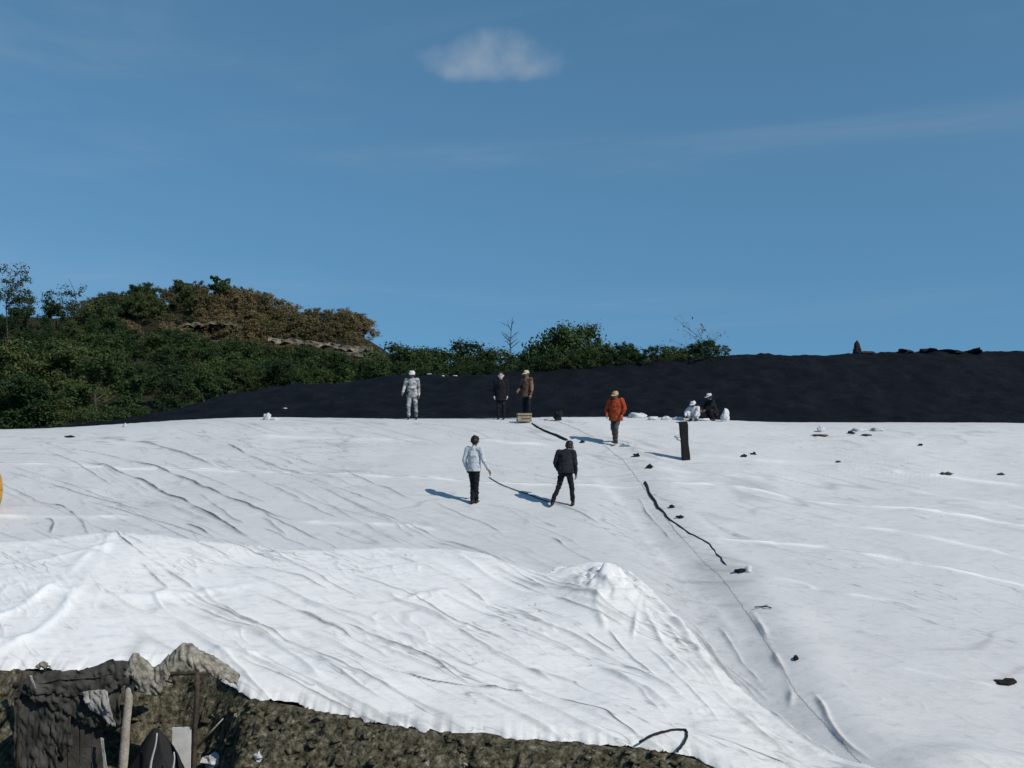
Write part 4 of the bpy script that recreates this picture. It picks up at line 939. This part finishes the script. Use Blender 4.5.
def pole(name, a, b, r0, r1, m):
    pts = [a.lerp(b, t)+Vector((R.uniform(-.012, .012), R.uniform(-.012, .012), 0)) for t in np.linspace(0, 1, 7)]
    return tube(name, pts, r0, r1, m, sh, 10, .07)
pole('post', hp(117.5, 826), hp(131, 672), .075, .060, M_POST); pole('post', hp(192, 826), hp(197.5, 672), .042, .036, M_POSTD)
pole('post', hp(19, 826), hp(20, 688), .05, .045, M_POSTD); pole('post', hp(24, 800, 16.6), hp(24, 672, 16.6), .05, .045, M_POSTD)
pole('crossbeam', hp(14, 686), hp(134, 674), .04, .036, M_POSTD); pole('crossbeam', hp(126, 675), hp(206, 673), .035, .03, M_POSTD)
pole('rafter', hp(20, 688), hp(22, 700, 16.8), .035, .03, M_POSTD); pole('rafter', hp(131, 677), hp(135, 690, 16.8), .035, .03, M_POSTD)
# wall boards
ub = [16, 28.5, 41, 53, 66, 78, 90, 101.5]
for i in range(7):
    a, b = ub[i], ub[i+1]; bm = bmesh.new(); w = (b-a)*FD/FP-.012; z0 = hz(830)-o0.z; z1 = hz(689+R.uniform(0, 3))-o0.z; n = 7; rows = []
    ph = R.uniform(0, 6); dy = R.uniform(-.012, .012)
    for k in range(n):
        z = z0+(z1-z0)*k/(n-1); c = hx((a+b)/2)-o0.x+.008*math.sin(ph+k); rows.append([bm.verts.new((c+x*w/2+R.uniform(-.004, .004), dy+y+.05, z)) for x, y in ((-1, -.012), (1, -.012), (1, .012), (-1, .012))])
    for p_, q_ in zip(rows, rows[1:]):
        for k in range(4): bm.faces.new((p_[k], p_[(k+1) % 4], q_[(k+1) % 4], q_[k]))
    bm.faces.new(rows[0]); bm.faces.new(rows[-1]); link('board', bm_mesh('board', bm), M_BOARD, sh, False)
def drape(name, top, bot, m, nu=60, nv=22, crump=.05, d=FD, bulge=.1, seed=0, back=0.0, thick=.012, ragged=3.0):
    """hanging cloth between an upper and a lower pixel outline at depth d, with folds"""
    tu = np.array(top, float); bu = np.array(bot, float); V = []; Fq = []
    L0 = np.linspace(0, 1, len(tu)); L1 = np.linspace(0, 1, len(bu))
    for i in range(nu):
        t = i/(nu-1); a = np.array([np.interp(t, L0, tu[:, 0]), np.interp(t, L0, tu[:, 1])]); b = np.array([np.interp(t, L1, bu[:, 0]), np.interp(t, L1, bu[:, 1])])
        b = b+np.array([0, ragged*mnoise.noise(Vector((i*.35, seed, 0)))])
        for j in range(nv):
            s = j/(nv-1); p = a*(1-s)+b*s
            x = hx(p[0]); z = hz(p[1])
            q = mnoise.noise(Vector((x*4+seed, z*2, seed)))+.8*(1-2*abs(mnoise.noise(Vector((x*9+z*5, z*4-x*3+seed, 1)))))+.5*(1-2*abs(mnoise.noise(Vector((x*17-z*6, z*8+seed, 4)))))+.25*mnoise.noise(Vector((x*38, z*38, seed)))
            y = d-bulge*math.sin(s*math.pi)+crump*q+back*(1-s)
            k = y/d; V.append(Vector((x*1.0, y, z+.25*crump*q))-o0)
    for i in range(nu-1):
        for j in range(nv-1): k = i*nv+j; Fq.append((k, k+1, k+nv+1, k+nv))
    me = evaluated(pyd(name, V, Fq), [('SOLIDIFY', dict(thickness=thick))])
    return link(name, me, m, sh)
drape('tarpaulin', [(14, 690), (24, 680), (40, 672), (70, 671), (95, 667), (112, 660), (128, 662), (136, 664)], [(14, 698), (28, 694), (45, 693), (70, 696), (95, 695), (112, 692), (128, 684), (138, 680)], M_TARP, 70, 18, .05, FD-.12, .06, 2, .12)
drape('tarpaulin', [(15, 688), (25, 686), (40, 687), (56, 690)], [(15, 812), (28, 815), (42, 808), (60, 812)], M_TARP, 44, 40, .045, FD-.04, .03, 23, 0)
drape('tarpaulin', [(54, 694), (62, 694), (70, 696)], [(52, 750), (62, 762), (74, 745)], M_TARP, 24, 30, .04, FD-.05, .03, 27, 0)
drape('tarpaulin', [(30, 690), (60, 692), (90, 690), (105, 690), (121, 686)], [(34, 700), (58, 712), (80, 722), (100, 730), (122, 726)], M_TARP, 50, 20, .06, FD-.07, .05, 5)
drape('rag', [(86, 690), (98, 688), (110, 688.5)], [(94, 708), (110, 719), (119, 724)], M_RAGL, 30, 24, .05, FD-.16, .04, 8, ragged=2)
drape('canvas', [(124, 668), (132, 654), (138, 654), (146, 660), (153, 668), (160, 664), (168, 655)], [(128, 678), (134, 680), (142, 690), (152, 695), (162, 694), (168, 682), (172, 674)], M_RAG, 60, 24, .035, FD-.12, .07, 11, .12)
drape('canvas', [(160, 664), (168, 655), (176, 648), (186, 648), (194, 653), (204, 658), (216, 665), (236, 680)], [(163, 684), (172, 677), (184, 672), (196, 673), (206, 675), (218, 679), (226, 682), (238, 686)], M_RAG, 70, 20, .045, FD-.02, .08, 14, .25)
drape('canvas_scrap', [(38, 664), (44, 661), (49, 663)], [(37, 668), (44, 668), (51, 668)], M_RAG, 20, 10, .05, FD-.05, .03, 17, 0)
drape('cloth_strip', [(36, 672), (38.5, 672)], [(41, 684), (43, 686)], M_RAGL, 8, 14, .015, FD-.22, .02, 19, 0, ragged=.5)
drape('cloth_strip', [(103, 736), (106, 737)], [(107, 768), (111, 770)], M_RAGL, 8, 14, .02, FD-.12, .02, 20, 0, ragged=.5)
# roof sheet reaching back to the bank
V = []; nu, nv = 40, 16
for i in range(nu):
    for j in range(nv):
        u = 16+(140-16)*i/(nu-1); y = FD-.08+1.5*j/(nv-1); x = hx(u); z = hz(np.interp(u, [16, 40, 100, 130, 160, 206], [692, 682, 677, 672, 676, 676]))-.34*(y-FD)+.05*mnoise.noise(Vector((x*3, y*3, 0)))+.03*mnoise.noise(Vector((x*8, y*8, 3)))
        V.append(Vector((x, y, z))-o0)
me = evaluated(pyd('roof_sheet', V, [(i*nv+j, (i+1)*nv+j, (i+1)*nv+j+1, i*nv+j+1) for i in range(nu-1) for j in range(nv-1)]), [('SOLIDIFY', dict(thickness=.012))])
link('roof_sheet', me, M_TARP, sh)
# black plastic heaped inside, white board leaning behind
M_PLAST = simple('black_plastic', (.008, .008, .009), (.005, .005, .005), 4, .75, .6, 8, 5, .4); M_WPL = simple('white_board', (.55, .55, .54), (.42, .42, .41), 5, .8)
BD = 15.75
e = empty('plastic_heap', (hx(156, BD), BD, FLOOR)); tag(e, 'tent-shaped heap of black plastic with white strips inside the shelter', 'heap')
bm = bmesh.new(); n = 36; rows = []
for j in range(14):
    s = j/13; row = []
    for k in range(n):
        a = 6.2832*k/n; rr = (.05+.78*s**.85)*(1+.16*abs(math.sin(a*4.5+s*2))*s+.35*s*mnoise.noise(Vector((math.cos(a)*4, math.sin(a)*4, s*5)))+.15*mnoise.noise(Vector((math.cos(a)*2, math.sin(a)*2, s*3)))); row.append(bm.verts.new((math.cos(a)*rr*.95+.0*s, math.sin(a)*rr*.55, (hz(730, BD)-FLOOR)*(1-s)+.02)))
    rows.append(row)
for p_, q_ in zip(rows, rows[1:]):
    for k in range(n): bm.faces.new((p_[k], q_[k], q_[(k+1) % n], p_[(k+1) % n]))
bm.faces.new(rows[0]); link('plastic', bm_mesh('plastic', bm), M_PLAST, e)
def ip(u, v, d): return Vector((hx(u, d), d, hz(v, d)))-Vector(e.location)
for a, b, w in (((157, 733), (147, 790), .022), ((174, 752), (172, 795), .022)):
    P, Q = ip(*a, BD-.40), ip(*b, BD-.46); bm = bmesh.new()
    rows = [[bm.verts.new(P.lerp(Q, t)+Vector((sx*w*(.35+t*.8)+.012*math.sin(t*9), sy*.006, 0))) for sx, sy in ((-1, -1), (1, -1), (1, 1), (-1, 1))] for t in np.linspace(0, 1, 9)]
    for p_, q_ in zip(rows, rows[1:]):
        for k in range(4): bm.faces.new((p_[k], p_[(k+1) % 4], q_[(k+1) % 4], q_[k]))
    bm.faces.new(rows[0]); bm.faces.new(rows[-1]); link('strip', bm_mesh('strip', bm), M_WPL, e)
o = box('white_board', (hx(181, 16.0), 16.0, (hz(728, 16.0)+FLOOR)/2), (.30, .025, hz(728, 16.0)-FLOOR), M_WPL, None, .006, (math.radians(-5), 0, .1)); tag(o, 'white board leaning behind the black plastic in the shelter', 'board')
M_PALE = simple('pale_stone', (.38, .36, .31), (.22, .20, .17), 9, .95, .6, 30)
# stick, sack and rubble on the bank
def onbank(u, v): return hit(u, v, bank_n, 10.0, 18.0)
a = onbank(196, 752); b = onbank(229, 713); c = a.copy(); a.y -= .1; b.y -= .35; b.z -= .02
tag(tube('stick', [(a-c), (a.lerp(b, .5)-c+Vector((0, 0, .02))), (b-c)], .022, .010, M_POST, None, 7, .1), 'pale dry stick leaning on the soil beside the dark post', 'stick').location = c
for u, v, wpx, hpx, lab, m in [(214, 771, 22, 14, 'torn white sack lying at the foot of the soil bank', M_BAG), (258, 760, 8, 9, 'small white rag on the soil bank right of the sack', M_BAG), (427, 766, 7, 5, 'pale stone low on the soil bank', M_BAG), (291, 702, 6, 3, 'tiny pale stone high on the soil bank', M_BAG), (236, 718, 5, 4, 'round pale stone on the bank right of the stick', M_BAG), (465, 768, 6, 4, 'second pale stone low on the bank, right of the first', M_BAG)]:
    p = onbank(u, min(v, 767)); k = p.y/FP; o = rock('stone' if 'stone' in lab else 'sack' if 'sack' in lab else 'rag', p, (wpx*k*.5, wpx*k*.4, hpx*k*.5), u*.1, m if 'stone' not in lab else M_PALE, .4, 0, 2, .9, True); tag(o, lab, 'stone' if 'stone' in lab else 'sack' if 'sack' in lab else 'rag')
# clods: far too many to count
CV = []; CF = []; protos = []
for s in range(6):
    bm = bmesh.new(); rock_bm(bm, (0, 0, 0), (1, 1, .75), s*2.3+1, 2, 1.0); bm.verts.ensure_lookup_table(); bm.verts.index_update()
    protos.append((np.array([v.co[:] for v in bm.verts]), np.array([[v.index for v in f.verts] for f in bm.faces]))); bm.free()
rs = np.random.RandomState(5); base = 0
for i in range(5200):
    x = rs.uniform(-13, 5.5); de = float(edge_d(np.array([x]))[0]); y = de-0.06-rs.random()**1.0*3.0
    z = float(bank_n(np.array([x]), np.array([y]))[0]); s = .012+.075*rs.random()**3.5
    if x < -4.6 and y < 16.9: s *= .5
    V, Fc = protos[i % 6]; an = rs.uniform(0, 6.28); c_, s_ = math.cos(an), math.sin(an)
    Q = V*s*np.array([rs.uniform(.8, 1.4), rs.uniform(.8, 1.3), rs.uniform(.6, 1.1)]); Q = np.stack([Q[:, 0]*c_-Q[:, 1]*s_+x, Q[:, 0]*s_+Q[:, 1]*c_+y, Q[:, 2]+z], 1)
    CV.append(Q); CF.append(Fc+base); base += len(V)
CV = np.concatenate(CV); CF = np.concatenate(CF)
me = bpy.data.meshes.new('clods'); me.vertices.add(len(CV)); me.vertices.foreach_set('co', CV.astype(np.float32).ravel()); me.loops.add(len(CF)*3); me.loops.foreach_set('vertex_index', CF.astype(np.int32).ravel())
me.polygons.add(len(CF)); me.polygons.foreach_set('loop_start', np.arange(0, len(CF)*3, 3, dtype=np.int32)); me.update(calc_edges=True)
tag(link('clods', me, M_DIRT), 'dark crumbly clods of soil strewn over the bank', 'soil clods', kind='stuff')

# weeds and dry straw on the bank
M_WEED = m_leaf('weed', [(0.03, 0.04, 0.012), (0.06, 0.065, 0.02), (0.16, 0.13, 0.06), (0.30, 0.26, 0.15)], .2)
V = []; Fq = []
for i in range(420):
    x = rs.uniform(-13, 5.0); y = float(edge_d(np.array([x]))[0])-.10-rs.random()*2.2
    if -7.8 < x < -4.7 and y < 16.6: continue
    z = float(bank_n(np.array([x]), np.array([y]))[0])
    for b_ in range(rs.randint(2, 7)):
        h = rs.uniform(.03, .13); an = rs.uniform(0, 6.28); w = rs.uniform(.003, .008); ln = rs.uniform(.2, 1.1)*h
        p = Vector((x+rs.uniform(-.05, .05), y+rs.uniform(-.05, .05), z-.01)); sd = Vector((math.cos(an+1.57), math.sin(an+1.57), 0))*w; md = Vector((math.cos(an)*ln*.4, math.sin(an)*ln*.4, h*.65)); tp_ = Vector((math.cos(an)*ln, math.sin(an)*ln, h))
        k = len(V); V += [p-sd, p+sd, p+md+sd*.8, p+md-sd*.8, p+tp_]; Fq += [(k, k+1, k+2, k+3), (k+3, k+2, k+4)]
tag(link('weeds', pyd('weeds', V, Fq), M_WEED, None, False), 'sparse weeds and dry straw on the soil bank', 'weeds', kind='stuff')
